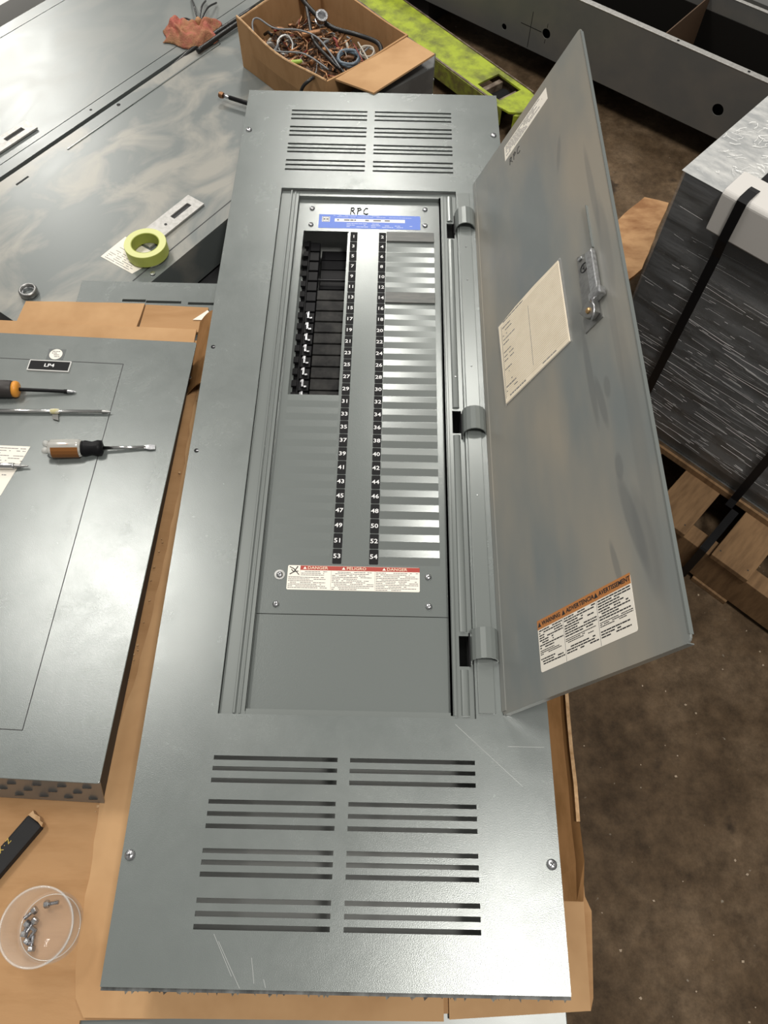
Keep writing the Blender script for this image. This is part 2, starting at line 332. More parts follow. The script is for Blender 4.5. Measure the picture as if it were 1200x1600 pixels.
lay = ragged([(-.040,-.036),(.377,-.0325),(.3772,.006),(.3832,.006),(.3835,-.0305),(.549,-.019),(.553,.10),(.06,.15),(.02,.98),(-.058,.98),(-.0269,.9401),(-.0323,.8156),(-.0321,.7016),(-.041,.4696),(-.0479,.373),(-.0695,.2501),(-.067,.1938),(-.062,.0686),(-.060,.0147),(-.0532,-.017)],.018,.0016,3,skip=(0,1,2,3,4,5,6,7,8))
MB().prism(lay,-.0935,-.0895).build('top_layer', M_cardlite, cb)
# side flap on the right, folded up a little, with torn pale lip
fp = MB(); ys = [.095+.045*k for k in range(20)]
rr = random.Random(8)
outer = []
for y in ys: outer.append((.5525+rr.uniform(-.0008,.0008), y))
vs_ = []; fs_ = []
for i,(x,y) in enumerate(outer):
    zt = -.068 if i>0 else -.088
    vs_ += [(.500,y,-.0885),(x-.008,y,-.080 if i else -.0885),(x,y,zt),(x,y,zt-.003),(x-.006,y,-.088),(.500,y,-.0895)]
for i in range(len(outer)-1):
    for k in range(6): fs_.append((i*6+k,i*6+(k+1)%6,(i+1)*6+(k+1)%6,(i+1)*6+k))
fs_ += [(0,1,2,3,4,5), tuple((len(outer)-1)*6+k for k in range(5,-1,-1))]
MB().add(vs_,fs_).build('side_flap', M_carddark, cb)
lp = MB()
for i in range(2,len(outer)-1):
    (x,y),(x2,y2) = outer[i],outer[i+1]
    lp.add([(x-.004,y,-.0675),(x+.0005,y,-.0665),(x2+.0005,y2,-.0665),(x2-.004,y2,-.0675)],[(0,1,2,3)])
lp.build('flap_lip', M_cardedge, cb)
tr = MB(); rr = random.Random(4)
for k in range(26):
    y = rr.uniform(.18,.93); i = min(int((y-.1938)/.15),5)
    x = -.068 + (.041)*(y-.19)/.75 + rr.uniform(-.002,.004); r = rr.uniform(.0006,.002)
    tr.prism([(x-r*rr.random(),y-r),(x+r,y-r*rr.random()),(x+r*.7,y+r),(x-r,y+r*.8)], -.0895,-.0885)
tg = tag(tr.build('torn_fibre', M_cardedge, cb)); tg['kind'] = 'stuff'
# folded box end beyond the LP panel
cf = empty('cardboard_box_end', 'light brown open cardboard box end with folded flaps beyond the small panel', 'cardboard')
MB().prism([(-.60,.940),(-.0505,.930),(-.049,1.002),(-.60,1.020)],-.088,-.085).build('flap', M_cardlite, cf)
MB().prism(ragged([(-.378,1.005),(-.160,1.0),(-.1535,1.0648),(-.372,1.0640)],.03,.0007,7),-.0955,-.0885).build('flap', M_cardlite, cf)
MB().prism([(-.155,1.004),(-.035,1.0),(-.036,1.060),(-.1515,1.064)],-.0965,-.0905).build('flap', M_card, cf)
# curled tab
vs_=[];fs_=[]
for i in range(9):
    a = i/8; x = -.046+.045*a; z = -.088+.034*math.sin(a*1.9); vs_ += [(x,.86,z),(x,1.022-.004*a,z+.004*a),(x,1.022-.004*a,z+.004*a-.002),(x,.86,z-.002)]
for i in range(8):
    for k in range(4): fs_.append((i*4+k,i*4+(k+1)%4,(i+1)*4+(k+1)%4,(i+1)*4+k))
fs_ += [(0,1,2,3),(35,34,33,32)]
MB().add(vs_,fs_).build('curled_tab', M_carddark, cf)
pp = MB().prism([(-.060,1.028),(-.018,1.028),(-.036,1.052)],-.0895,-.0885).build('paper_corner', M_paper); tag(pp,'small white paper corner poking out beside the cardboard tab','paper')

# ---------------------------------------------------------------- the open panelboard
W_, L_ = .508, 1.572
pb = empty('panelboard', 'long grey electrical panelboard with its hinged door open, numbered 9 to 54', 'electrical panel', (0,0,-.0895))
pb.location = (0,0,-.0890); ZO = .0890
class P:                                                        # parts in panel coordinates with z = 0 at the trim face
    pass
def part(mb, name, m, parent=None, **kw):
    o = mb.build(name, m, parent or pb, **kw)
    if not parent: o.location = (0,0,ZO)
    return o
rows_b = [(.2391,.2443),(.2265,.2315),(.2125,.2178),(.1881,.1932),(.1745,.1798),(.1608,.1661),(.1341,.1393),(.1217,.1271),(.1092,.1145),(.0824,.0877),(.0690,.0745),(.0560,.0615)]
rows_t = [(1.5062,1.5115),(1.4935,1.4987),(1.4805,1.4857),(1.4547,1.4600),(1.4420,1.4472),(1.4290,1.4342),(1.4025,1.4078),(1.3905,1.3957),(1.3790,1.3842),(1.3540,1.3592),(1.3408,1.3460),(1.3275,1.3327)]
holes = [(.0906,.417,.2955,1.2775)]
for a,b in rows_b + rows_t:
    for x0,x1 in ((.0925,.2445),(.2598,.4132)): holes.append((x0,x1,a,b))
part(MB().plate(0,W_,0,L_,-.003,0,holes), 'trim_plate', M_paint)
part(MB().box(0,W_,0,.002,-.012,-.003).box(0,.002,0,L_,-.012,-.003).box(W_-.002,W_,0,L_,-.012,-.003).box(0,W_,L_-.002,L_,-.012,-.003), 'trim_flange', M_shelf)
# enclosure box
e = MB(); bx0,bx1,by0,by1 = .022,.486,.022,1.55
e.box(bx0,bx1,by0,by1,-.0885,-.0865); e.box(bx0,bx0+.002,by0,by1,-.0865,-.0035); e.box(bx1-.002,bx1,by0,by1,-.0865,-.0035); e.box(bx0,bx1,by0,by0+.002,-.0865,-.0035); e.box(bx0,bx1,by1-.002,by1,-.0865,-.0035)
part(e,'enclosure_box', M_inside)
# bits seen through the top louvres
for x0,y0,x1,y1,z,m_ in ((.11,1.34,.40,1.352,-.03,M_zdull),(.27,1.335,.31,1.35,-.028,M_white),(.36,1.338,.41,1.345,-.03,M_white),(.10,1.50,.16,1.515,-.04,M_zdull),(.13,1.33,.16,1.35,-.03,M_white),(.11,1.385,.17,1.40,-.03,M_zdull)):
    part(MB().box(x0,x1,y0,y1,z-.01,z),'bus_lug',m_)
part(MB().tube([(.28,1.38,-.03),(.31,1.40,-.02),(.33,1.45,-.03)],.002),'inner_wire',M_wire['w'])
# frame shelf around the door opening
sh = MB()
sh.plate(.0906,.1245,.2955,1.2775,-.0085,-.0065,[]); sh.box(.1085,.1115,.297,1.2765,-.0065,-.0025); sh.box(.1155,.118,.297,1.2765,-.0065,-.0045); sh.box(.1225,.1245,.300,1.267,-.0145,-.0065)
part(sh,'frame_rail',M_shelf,bevel=.0007)
slots = [(.3985,.4125,1.160,1.1985),(.3985,.4125,.7345,.7770),(.3985,.4125,.3650,.4070)]
sh = MB().plate(.3855,.417,.2955,1.2775,-.0085,-.0065,slots); sh.box(.3855,.3885,.300,1.267,-.0145,-.0065)
part(sh,'frame_rail',M_shelf)
sh = MB(); 
for y0,y1 in ((.30,.360),(.412,.730),(.782,1.155),(1.203,1.268)):
    n = 8; sh.rings([[(.4045+.0055*math.cos(math.pi*k/n), y, -.0066+.0035*math.sin(math.pi*k/n)) for k in range(n+1)] for y in (y0,y1)])
part(sh,'frame_bead',M_shelf,smooth=False)
part(MB().box(.3895,.3935,.299,1.268,-.0065,-.003),'frame_bead',M_shelf,bevel=.0007)
part(MB().box(.1245,.3855,1.2665,1.2775,-.0085,-.0065).box(.1245,.3855,1.2645,1.2665,-.030,-.0065),'frame_rail',M_shelf)
part(MB().box(.1245,.3855,.2955,.304,-.0085,-.0065).box(.1245,.3855,.302,.304,-.0145,-.0085),'frame_rail',M_shelf)
part(MB().box(.4205,.4415,.302,1.27,0,.0022),'hinge_leaf',M_shelf,bevel=.0006)
for y in (.62,.86,1.13,1.05): part(MB().lathe([(.0001,0),(.0014,0),(.001,.0008),(.0001,.001)],(.431,y,.0022),8),'rivet',M_zinc)
part(MB().lathe([(.0001,0),(.0016,0),(.001,.0012),(.0001,.0012)],(.405,.842,-.0035),8),'rivet',M_zinc)
# dead front
PI_ = .02475
yl = lambda n: .5125 + .0122 + (53-n)/2*PI_                     # centre of row n (odd), even uses n-1
part(MB().plate(.1245,.3855,.4365,1.2645,-.0165,-.0150,[(.1372,.2198,.8085,1.1815)]).box(.1372,.2198,.8085,.8100,-.022,-.0165).box(.2183,.2198,.8085,1.1815,-.03,-.0165),'dead_front',M_dead)
part(MB().box(.1245,.3855,.304,.4355,-.0165,-.0152),'lower_filler_panel',M_dead)
def filler(x0, x1, y0, y1, z=-.015, h=.0013):
    ym = (y0+y1)/2; g = .0002
    a = [(x0,y0+g,z),(x1,y0+g,z),(x1,ym,z+h),(x0,ym,z+h),(x0,y1-g,z),(x1,y1-g,z),(x0,y0+g,z-.0005),(x1,y0+g,z-.0005),(x1,y1-g,z-.0005),(x0,y1-g,z-.0005)]
    return MB().add(a,[(0,1,2,3),(3,2,5,4),(0,3,4,9,6),(1,7,8,5,2),(0,6,7,1),(4,5,8,9),(6,9,8,7)])
M_fill = mat('filler_satin', (.180,.197,.190), .20, metal=.3, spec=.9)
M_filld = mat('filler_dark', (.10,.105,.10), .4, var=(.14,.14,.13), vscale=30, stretch=(1,6,1))
for k in range(27):
    n = 2*k+1; yc = yl(n)
    if k in (0,6): part(MB().box(.2892,.3755,yc-.0120,yc+.0120,-.0150,-.0118),'filler_plate',M_filld,bevel=.0006)
    else: part(filler(.2892,.3755,yc-.01225,yc+.01225),'filler_plate',M_fill)
    if k >= 15: part(filler(.1378,.2195,yc-.01225,yc+.01225,h=.00045),'filler_plate',M_dead)
for k in range(27):
    n = 2*k+1; yc = yl(n)
    for xc,num in ((.2297,n),(.2818,n+1)):
        t_ = part(MB().prism(roundrect(xc-.0064,xc+.0064,yc-.0117,yc+.0117,.0012,2),-.0150,-.0145),'number_tag',M_tagb)
        text('numeral',str(num),.0098,(xc-.0002,yc,-.0144),M_white,t_,sx=1.15,bold=.00012)
part(MB().box(.2213,.2218,.51,1.184,-.0150,-.0147).box(.2376,.2380,.51,1.184,-.0150,-.0147).box(.2730,.2735,.51,1.184,-.0150,-.0147),'tag_channel',M_paint)
# interior breakers, bus and connectors
for k in range(15):
    yc = yl(2*k+1)
    if k>=5: part(MB().box(.1685,.2175,yc-.0112,yc+.0112,-.062,-.036),'breaker_base',M_brk,bevel=.0012)
    else: part(MB().box(.1685,.2175,yc-.0112,yc+.0112,-.080,-.060),'breaker_base',M_black,bevel=.0012)  # upper bases sunk and blacker, shade of the walls put into colour
    part(MB().box(.149,.1665,yc-.0105,yc+.0105,-.060,-.040),'breaker_jaw',M_black,bevel=.001)
    if k>=7:
        c = MB(); c.box(.1545,.1585,yc-.0075,yc+.0075,-.040,-.033); c.box(.1585,.1635,yc-.0080,yc-.0045,-.040,-.034); c.box(.1525,.1545,yc+.002,yc+.007,-.040,-.034)
        part(c,'bus_clip',M_zinc,bevel=.0005)
    part(MB().box(.1385,.1465,yc-.006,yc+.006,-.040,-.034),'rail_tooth',M_black)
part(MB().box(.128,.1400,.80,1.09,-.060,-.038),'side_rail',M_dead)
part(MB().box(.1405,.1485,.80,1.185,-.06,-.042),'side_rail',M_black)
part(MB().box(.165,.219,1.095,1.097,-.055,-.050),'cross_bar',M_dark)
# pan head screws
def screw(parent, x, y, z, r, h=.0028, m=M_zinc, slot=0):
    o = MB().lathe([(.0001,0),(r,0),(r,h*.25),(r*.82,h*.75),(r*.45,h),(.0001,h)],(0,0,0),16).build('screw', m, parent, smooth=True); o.location = (x,y,z)
    c = MB(); c.T = Matrix.Rotation(slot,3,'Z').to_4x4(); c.box(-r*.55,r*.55,-r*.09,r*.09,h*.99,h*1.04).box(-r*.09,r*.09,-r*.55,r*.55,h*.99,h*1.04); c.build('cross_slot', M_dark, o)
    return o
for x,y,s_ in ((.0121,1.4438,.2),(.4958,1.4433,.5),(.0085+.001,.1302,.1),(.4978,.1295,.9)): screw(pb,x,y,ZO,.0062,.004,slot=s_)
for x,y in ((.0106,.8899),(.0107,.6883)):
    part(MB().lathe([(.0001,.0001),(.0036,.0001),(.0036,.0004),(.0001,.0004)],(x,y,0),14),'screw_hole',M_black)
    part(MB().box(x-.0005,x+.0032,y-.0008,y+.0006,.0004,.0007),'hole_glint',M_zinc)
for x,y,s_ in ((.1493,1.2402,.3),(.1496,1.1974,1),(.3598,1.2436,.6),(.3595,1.2008,.2),(.1506,.4943,.5),(.1490,.4501,.1),(.3589,.4953,.8),(.3594,.4512,.4)): screw(pb,x,y,ZO-.015,.0048,.0036,slot=s_)
part(MB().lathe([(.0045,0),(.0075,0),(.0075,.0008),(.0045,.0008)],(.1506,.4943,-.015),20,close=True),'washer',M_zdull)
# labels on the dead front
bl = part(MB().prism(roundrect(.1632,.3510,1.1895,1.2255,.001,2),-.0150,-.0147),'blue_label',M_blue)
MB().box(.1925,.3225,1.2065,1.2150,-.0147,-.0146).build('white_strip',M_white,bl)
MB().box(.1690,.1835,1.2058,1.2195,-.0147,-.01455).build('square_emblem',M_white,bl)
em = MB(); em.box(.1700,.1825,1.2185,1.2188,-.01455,-.0145); em.plate(.1702,.1823,1.2068,1.2186,-.01455,-.0145,[(.1710,.1815,1.2076,1.2178)]); em.plate(.1743,.1782,1.2105,1.2150,-.01455,-.0145,[(.1751,.1774,1.2114,1.2141)]); em.box(.1720,.1738,1.2105,1.215,-.01455,-.0145).box(.1787,.1805,1.2105,1.215,-.01455,-.0145)
em.build('emblem_lines',M_ink,bl)
f1 = MB()
for a,b in ((.197,.2005),(.210,.233),(.249,.256),(.264,.2795),(.285,.2955),(.301,.302),(.311,.312)): fineprint(f1,a,b,1.2128,1.2085,.009,.0032,-.0146,int(a*1e4),1)
f1.build('fine_print',M_greyink,bl)
f2 = MB(); fineprint(f2,.19,.335,1.2235,1.2160,.0033,.0013,-.0147,5,.75); fineprint(f2,.215,.345,1.2030,1.1930,.0040,.0018,-.0147,6,.55)
f2.build('fine_print',mat('pale_blue_print',(.45,.52,.78),.5),bl)
rl = part(MB().prism(roundrect(.1615,.3470,.4722,.5093,.002,3),-.0150,-.0147),'danger_label',M_paper)
MB().box(.1790,.3470,.5022,.5090,-.0147,-.0146).build('red_band',M_red,rl)
MB().box(.2226,.2229,.4735,.5020,-.0147,-.0146).box(.2840,.2843,.4735,.5020,-.0147,-.0146).box(.1790,.1792,.4925,.5085,-.0147,-.0146).box(.163,.179,.4923,.4925,-.0147,-.0146).build('column_line',M_greyink,rl)
for s_,x in (('DANGER',.2035),('PELIGRO',.2580),('DANGER',.3150)):
    text('header_text',s_,.0062,(x,.5055,-.0145),mat('header_white',(.75,.6,.45),.5),rl,sx=1.15,bold=.00008)
    MB().prism([(x-.0205,.5038),(x-.0155,.5038),(x-.018,.5078)],-.0146,-.0145).build('alert_triangle',M_paper,rl)
pic = MB(); pic.tube([(.1645,.4955,-.0145),(.1700,.4990,-.0145),(.1745,.5060,-.0145)],.0007); pic.tube([(.1700,.4990,-.0145),(.1665,.5030,-.0145)],.0006); pic.tube([(.1700,.4990,-.0145),(.1765,.5005,-.0145)],.0005); pic.tube([(.1640,.5070,-.0145),(.1700,.5040,-.0145),(.1775,.4950,-.0145)],.0006); pic.lathe([(.0001,0),(.001,0),(.001,.0003),(.0001,.0003)],(.1750,.5070,-.0146),8)
pic.build('shock_pictogram',M_ink,rl)
f3 = MB(); fineprint(f3,.1805,.2210,.5005,.4925,.0026,.0010,-.0147,11); fineprint(f3,.1630,.2210,.4915,.4735,.0026,.0010,-.0147,12); fineprint(f3,.2240,.2825,.5005,.4735,.0026,.0010,-.0147,13); fineprint(f3,.2855,.3450,.5005,.4735,.0026,.0010,-.0147,14)
f3.build('fine_print',M_greyink,rl)
# handwritten RPC
M_marker = mat('marker_ink', (.008,.008,.009), .8, spec=.1)
def hand(strokes, ox, oy, z, s, r, parent, m=M_ink, zoff=0, skew=0):
    h = MB()
    for st in strokes: h.tube([(ox+(x+skew*y)*s, oy+y*s, z) for x,y in st], r, 6)
    return h.build('handwriting', m, parent)
RPC = [[(0,0),(.05,.5),(.08,1)],[(.05,.95),(.35,1.0),(.42,.8),(.3,.58),(.06,.5)],[(.2,.52),(.5,.02)],
       [(.78,0),(.85,1.0)],[(.72,.92),(1.1,1.0),(1.2,.75),(.82,.5)],
       [(1.95,.92),(1.7,.98),(1.5,.6),(1.52,.15),(1.75,0),(2.0,.12)]]
o = hand(RPC,.2210,1.2275,-.0143,.0165,.0008,pb,m=M_marker); o.location = (0,0,ZO)
# hinge tabs
for yc in (1.1975,.7510,.3915):
    y0,y1 = yc-.021,yc+.021; n = 10; out = []
    for y in (y0,y1):
        ring = [(.4315+.0185*math.cos(R0(200-220*k/n))*1.0, y, -.002+.0185*math.sin(R0(200-220*k/n))) for k in range(n+1)] + [(.4315+.0168*math.cos(R0(200-220*k/n)), y, -.002+.0168*math.sin(R0(200-220*k/n))) for k in range(n,-1,-1)]
        out.append(ring)
    part(MB().rings(out),'hinge_tab',M_shelf)
    part(MB().box(.4115,.4135,y0-.006,y1-.002,-.03,-.004),'hinge_slot_edge',M_black)
# door
th = R0(65.16)
door = MB().prism(roundrect(0,.3195,0,.9985,.007,4),-.0028,0).build('door', M_door, pb, bevel=.0004)
door.location = (.4500,.3008,ZO); door.rotation_euler = (0,-th,0)
MB().box(.0008,.0095,.004,.995,-.0002,.0010).build('hinge_fold', M_door, door)
MB().box(.3185,.3198,.008,.99,-.0046,.0006).build('free_edge', M_shelf, door)
MB().box(.004,.315,-.0004,.0008,-.008,.0002).build('bottom_edge', M_door, door)
# warning label on the door
wl = MB().prism(roundrect(.0878,.2543,.0315,.0960,.003,3),0,.0003).build('warning_label', M_paper, door)
M_hdr = M_orange
def doorpart(mb, name, m): return mb.build(name, m, door)
doorpart(MB().box(.0878,.2543,.0845,.0965,.0003,.0004),'orange_band',M_orange)
doorpart(MB().box(.1371,.1376,.0320,.0845,.0003,.0004).box(.1974,.1979,.0320,.0845,.0003,.0004),'column_line',M_greyink)
f4 = MB()
for a,b,sd in ((.0900,.1355,1),(.1392,.1955,2),(.1995,.2520,3)):
    fineprint(f4,a,b,.0830,.0590,.0031,.0015,.0003,sd); fineprint(f4,a,b,.0575,.0500,.0022,.0010,.0003,sd+5); fineprint(f4,a,b,.0475,.0370,.0031,.0015,.0003,sd+9)
doorpart(f4,'fine_print',M_ink)
for s_,x,w_ in (('WARNING',.1155,1.0),('ADVERTENCIA',.1700,1.0),('AVERTISSEMENT',.2285,.92)):
    text('header_text',s_,.0075,(x,.0905,.0005),M_ink,door,sx=w_,bold=.00012)
    hw = {'WARNING':.0235,'ADVERTENCIA':.0305,'AVERTISSEMENT':.0305}[s_]
    doorpart(MB().prism([(x-hw-.003,.0875),(x-hw+.0035,.0875),(x-hw,.0938)],.0004,.0005),'alert_triangle',M_ink)
# circuit directory card in a clear sleeve
doorpart(MB().prism([(.0497,.6029),(.2105,.6031),(.2122,.4481),(.0569,.4451)],0,.0016),'card_sleeve',M_sleeveclear)
doorpart(MB().prism([(.0525,.6005),(.1,.6045),(.15,.6045),(.2060,.6010),(.2095,.4500),(.0580,.4475)],.0002,.0022),'directory_card',M_cream)
f5 = MB()
for k in range(38):
    y = .5945-k*.0037
    f5.box(.0580,.2065,y,y+.0004,.0022,.0023)
f5.build('ruled_lines', mat('tan_rule',(.42,.35,.26),.6), door)
f6 = MB().box(.0600,.0605,.455,.594,.0022,.00235); f6.box(.1300,.1306,.467,.58,.0022,.00235)
rr = random.Random(3)
for k in range(16):
    y = .590-k*.0082; x = .0625; 
    if rr.random()<.75: fineprint(f6,x,x+rr.uniform(.01,.035),y,y-.004,.01,.0018,.0022,k,.8)
fineprint(f6,.065,.125,.601,.596,.01,.0022,.0022,40,.9); fineprint(f6,.145,.20,.456,.451,.01,.0018,.0022,41,.9); fineprint(f6,.07,.12,.456,.451,.01,.0022,.0022,42,.9)
f6.build('typed_entries', M_greyink, door)
# narrow label strip and RPC in the far corner
doorpart(MB().prism([(.2268,.9754),(.2273,.9460),(.1035,.9400),(.1041,.9754)],0,.0003),'label_strip',M_paper)
f7 = MB(); fineprint(f7,.108,.215,.9720,.9450,.0045,.0018,.0003,77,.8); f7.build('fine_print',M_greyink,door)
o = hand(RPC,.1160,.915,.0003,.0150,.0005,door)
# latch
lt = MB(); lt.prism([(.2440,.5705),(.2655,.5610),(.2735,.4395),(.2400,.4385)],.0,.0016).build('latch_plate', M_zdull, door)
MB().box(.2665,.2800,.4780,.5520,.0018,.0095).build('latch_lever', M_zinc, door, bevel=.0012)
MB().box(.2470,.2540,.5590,.5640,.0016,.004).build('latch_lug', M_zinc, door, bevel=.001)
kc = MB().lathe([(.0062,0),(.0074,0),(.0074,.0006),(.0062,.0006)],(.2545,.5420,.0017),24,close=True); kc.box(.2541,.2549,.5375,.5460,.0017,.0022); kc.box(.2515,.2549,.5415,.5425,.0017,.0022); kc.build('key_mark', M_ink, door)
MB().box(.2650,.2870,.4660,.4790,.0016,.0130).build('latch_block', M_zinc, door, bevel=.002)
fk = MB().prism([(.2430,.4660),(.2600,.4720),(.2720,.4660),(.2710,.4480),(.2610,.4440),(.2530,.4500)],.0016,.0110); fk.build('latch_cam', M_zdull, door, bevel=.001)
MB().tube([(.2700,.4670,.012),(.2720,.4540,.011),(.2680,.4450,.010),(.2600,.4420,.007)],.0016,8).build('latch_spring', M_zinc, door, smooth=True)
MB().lathe([(.0001,.011),(.0045,.011),(.0035,.0135),(.0001,.014)],(.2610,.4560,0),14).build('latch_screw', mat('brass',(.65,.42,.2),.3,metal=1), door, smooth=True)
MB().box(.2752,.2764,.5600,.640,0,.0035).build('latch_rod', M_shelf, door)
# scratches on the trim plate
sk = MB(); rr = random.Random(12)
for x0,y0,x1,y1 in ((.122,.045,.150,.001),(.116,.052,.140,.012),(.160,.030,.165,.006),(.175,.010,.178,.002),(.39,.288,.47,.215),(.455,.262,.50,.262)):
    d = Vector((x1-x0,y1-y0,0)); nrm = Vector((-d.y,d.x,0)).normalized()*.0004
    sk.add([(x0,y0,.00005),(x1,y1,.00005),(x1+nrm.x,y1+nrm.y,.00005),(x0+nrm.x,y0+nrm.y,.00005)],[(0,1,2,3)])
so_ = part(sk,'scratches',mat('scratched_paint',(.42,.43,.42),.4)); so_['kind'] = 'stuff'
part(MB().box(0,W_,-.0036,-.0002,-.010,-.0035),'bottom_shade_lip',mat('shadowed_edge',(.035,.037,.036),.5,var=(.16,.165,.16),vscale=40,stretch=(1,.1,.1)))  # dark strip along the lower edge, shade put into its colour
td = MB(); rr = random.Random(41)
for k in range(46):
    x = rr.uniform(.005,.5); a = rr.uniform(-.006,.006); l = rr.uniform(.001,.0035)
    td.add([(x,-.0005,-.004),(x+rr.uniform(.002,.010),-.0005,-.004),(x+rr.uniform(.001,.006),-.004-l,-.008)],[(0,1,2)])
so_ = part(td,'torn_tape',mat('torn_tape_grey',(.30,.28,.24),.6,var=(.08,.07,.06),vscale=90)); so_['kind'] = 'stuff'

# ---------------------------------------------------------------- the small LP4 panel at the left
lp4 = empty('small_panelboard', 'smaller grey panel with LP4 nameplate and the screwdrivers lying on it', 'electrical panel', (-.0518,.2123,-.089), R0(-2.0))
H4 = .059
MB().prism(roundrect(-.508,0,0,.7126,.003,2),H4-.0025,H4).build('cover_plate', M_paint, lp4, bevel=.0008)
MB().rings([[(-.506,.004,H4-.0025),(-.004,.004,H4-.0025),(-.004,.708,H4-.0025),(-.506,.708,H4-.0025)],[(-.506,-.012,.001),(-.010,-.012,.001),(-.018,.708,.001),(-.506,.708,.001)]]).build('back_box', M_dark, lp4)  # dark colour stands in for shade on the box side
nf = MB().add([(-.508,.0005,H4-.003),(.000,.0005,H4-.003),(-.008,-.0150,.0005),(-.508,-.0150,.0005),(-.508,.003,H4-.003),(.000,.003,H4-.003),(-.008,-.0125,.0005),(-.508,-.0125,.0005)],[(0,3,2,1),(4,5,6,7),(0,1,5,4),(1,2,6,5),(2,3,7,6),(3,0,4,7)])
nf.build('knockout_wall', mat('galvanised_wall',(.26,.25,.235),.35,metal=.5), lp4)
def onwall(x,f): return (x, .0004-.0155*f-.0004, (H4-.003)*(1-f))
rr = random.Random(6)
for k in range(14):
    for j,f_ in enumerate((.22,.5,.78)):
        x = -.02-.032*k-(.016 if j%2 else 0); c = Vector(onwall(x,f_)); ko = MB(); n=10
        ko.add([tuple(c+Vector((.0062*math.cos(2*math.pi*q/n), -.0005-.0014*math.sin(2*math.pi*q/n), .0056*math.sin(2*math.pi*q/n)))) for q in range(n)]+[tuple(c+Vector((0,-.0016,0)))],[(q,(q+1)%n,n) for q in range(n)])
        ko.build('knockout', M_zinc, lp4)
sm = MB(); 
for a in ((-.395,-.113,.0597-.0006,.0597+.0006),(-.395,-.113,.6580,.6592),(-.1136,-.1124,.0597,.6586),(-.396,-.3948,.0597,.6586)): sm.box(*a,H4-.0002,H4+.0002)
sm.build('door_seam', M_dark, lp4)
npl = MB().prism(roundrect(-.2675,-.1978,.6352,.6572,.001,2),H4,H4+.0022).build('nameplate', mat('nameplate_silver',(.55,.55,.53),.4), lp4)
MB().box(-.2655,-.1998,.6372,.6552,H4+.0022,H4+.0025).build('nameplate_face', M_tagb, npl)
text('nameplate_text','LP4',.0092,(-.2325,.6462,H4+.0026),M_white,npl,sx=1.25,bold=.00015)
MB().box(-.2427,-.2145,.6612,.6830,H4,H4+.0003).build('dark_square', mat('dark_patch',(.10,.11,.11),.4), lp4)
st = MB().lathe([(.0001,0),(.0108,0),(.0108,.0003),(.0001,.0003)],(-.2288,.6718,H4+.0003),28).build('round_sticker', M_paper, lp4)
f8 = MB(); fineprint(f8,-.236,-.2215,.6785,.6645,.0036,.0015,H4+.0006,9,.8); f8.build('fine_print',M_greyink,st)
MB().lathe([(.0001,0),(.0035,0),(.0028,.002),(.0001,.002)],(-.0085,.66,.03),10).build('side_screw', M_zinc, lp4)
# paper slip with print, and the tools
def wcs(lx, ly): # small panel local -> world
    a = R0(-2.0); return (-.0518+lx*math.cos(a)-ly*math.sin(a), .2123+lx*math.sin(a)+ly*math.cos(a))
ZT = -.0300
slip = empty('paper_slip', 'cream printed paper slip lying on the small panel, partly out of frame', 'paper', (-.0518,.2123,ZT), R0(-2.0))
MB().prism([(-.33,.4870),(-.221,.4883),(-.2415,.3998),(-.33,.3985)],0,.0004).build('sheet', M_paper, slip)
f9 = MB(); fineprint(f9,-.32,-.226,.4840,.4560,.0045,.0012,.0004,21,.7); fineprint(f9,-.32,-.240,.4360,.4060,.0100,.0014,.0004,22,.6); f9.build('fine_print', M_greyink, slip)
def tool(name, label, loc, deg, z):
    o = empty(name, label, 'screwdriver', (loc[0],loc[1],z), R0(deg)); return o
def xl(prof, n=16):                                             # lathe along local x
    return [[(x, r*math.cos(2*math.pi*k/n), r*math.sin(2*math.pi*k/n)) for k in range(n)] for x, r in prof]
# 1: orange and black handle
t1 = tool('screwdriver','screwdriver with black and orange handle and black shaft, nearest the LP4 nameplate',(-.3225,.8080),2.5,ZT+.0142)
t1.rotation_euler = (0, R0(5.5), R0(2.5))
MB().rings(xl([(-.10,.012),(-.02,.0135),(.000,.0140),(.018,.0138),(.020,.0125)])).build('grip', mat('dark_grip',(.035,.03,.028),.5), t1, smooth=True)
MB().rings(xl([(.0201,.0128),(.024,.0135),(.028,.0120),(.0295,.0060)])).build('collar', M_orangeplastic, t1, smooth=True)
MB().rings(xl([(.029,.0030),(.098,.0028),(.0985,.0034),(.104,.0034)])).build('shaft', M_black, t1)
MB().rings(xl([(.104,.0033),(.110,.0030),(.117,.0008)])).build('tip', M_zinc, t1)
# 2: long plain shaft
t2 = tool('screwdriver','long thin bright steel screwdriver shaft with a scrap of tape around it',(-.3450,.7705),.9,ZT+.0052)
MB().rings(xl([(-.08,.0030),(.19,.0030)])).build('shaft', M_steel, t2, smooth=True)
MB().rings(xl([(.19,.0031),(.196,.0028),(.203,.0007)])).build('tip', M_zdull, t2)
MB().rings(xl([(-.12,.0050),(-.08,.0050)])).build('grip', M_black, t2, smooth=True)
MB().rings(xl([(.108,.0040),(.112,.0045),(.118,.0045),(.122,.0038)],10)).build('tape_scrap', mat('tape_scrap',(.55,.50,.25),.6,var=(.6,.58,.5),vscale=150), t2)
MB().prism([(.110,-.002),(.120,-.004),(.123,-.016),(.113,-.013)],-.0025,-.0018).build('tape_tail', mat('tape_tail_m',(.18,.18,.17),.6), t2)
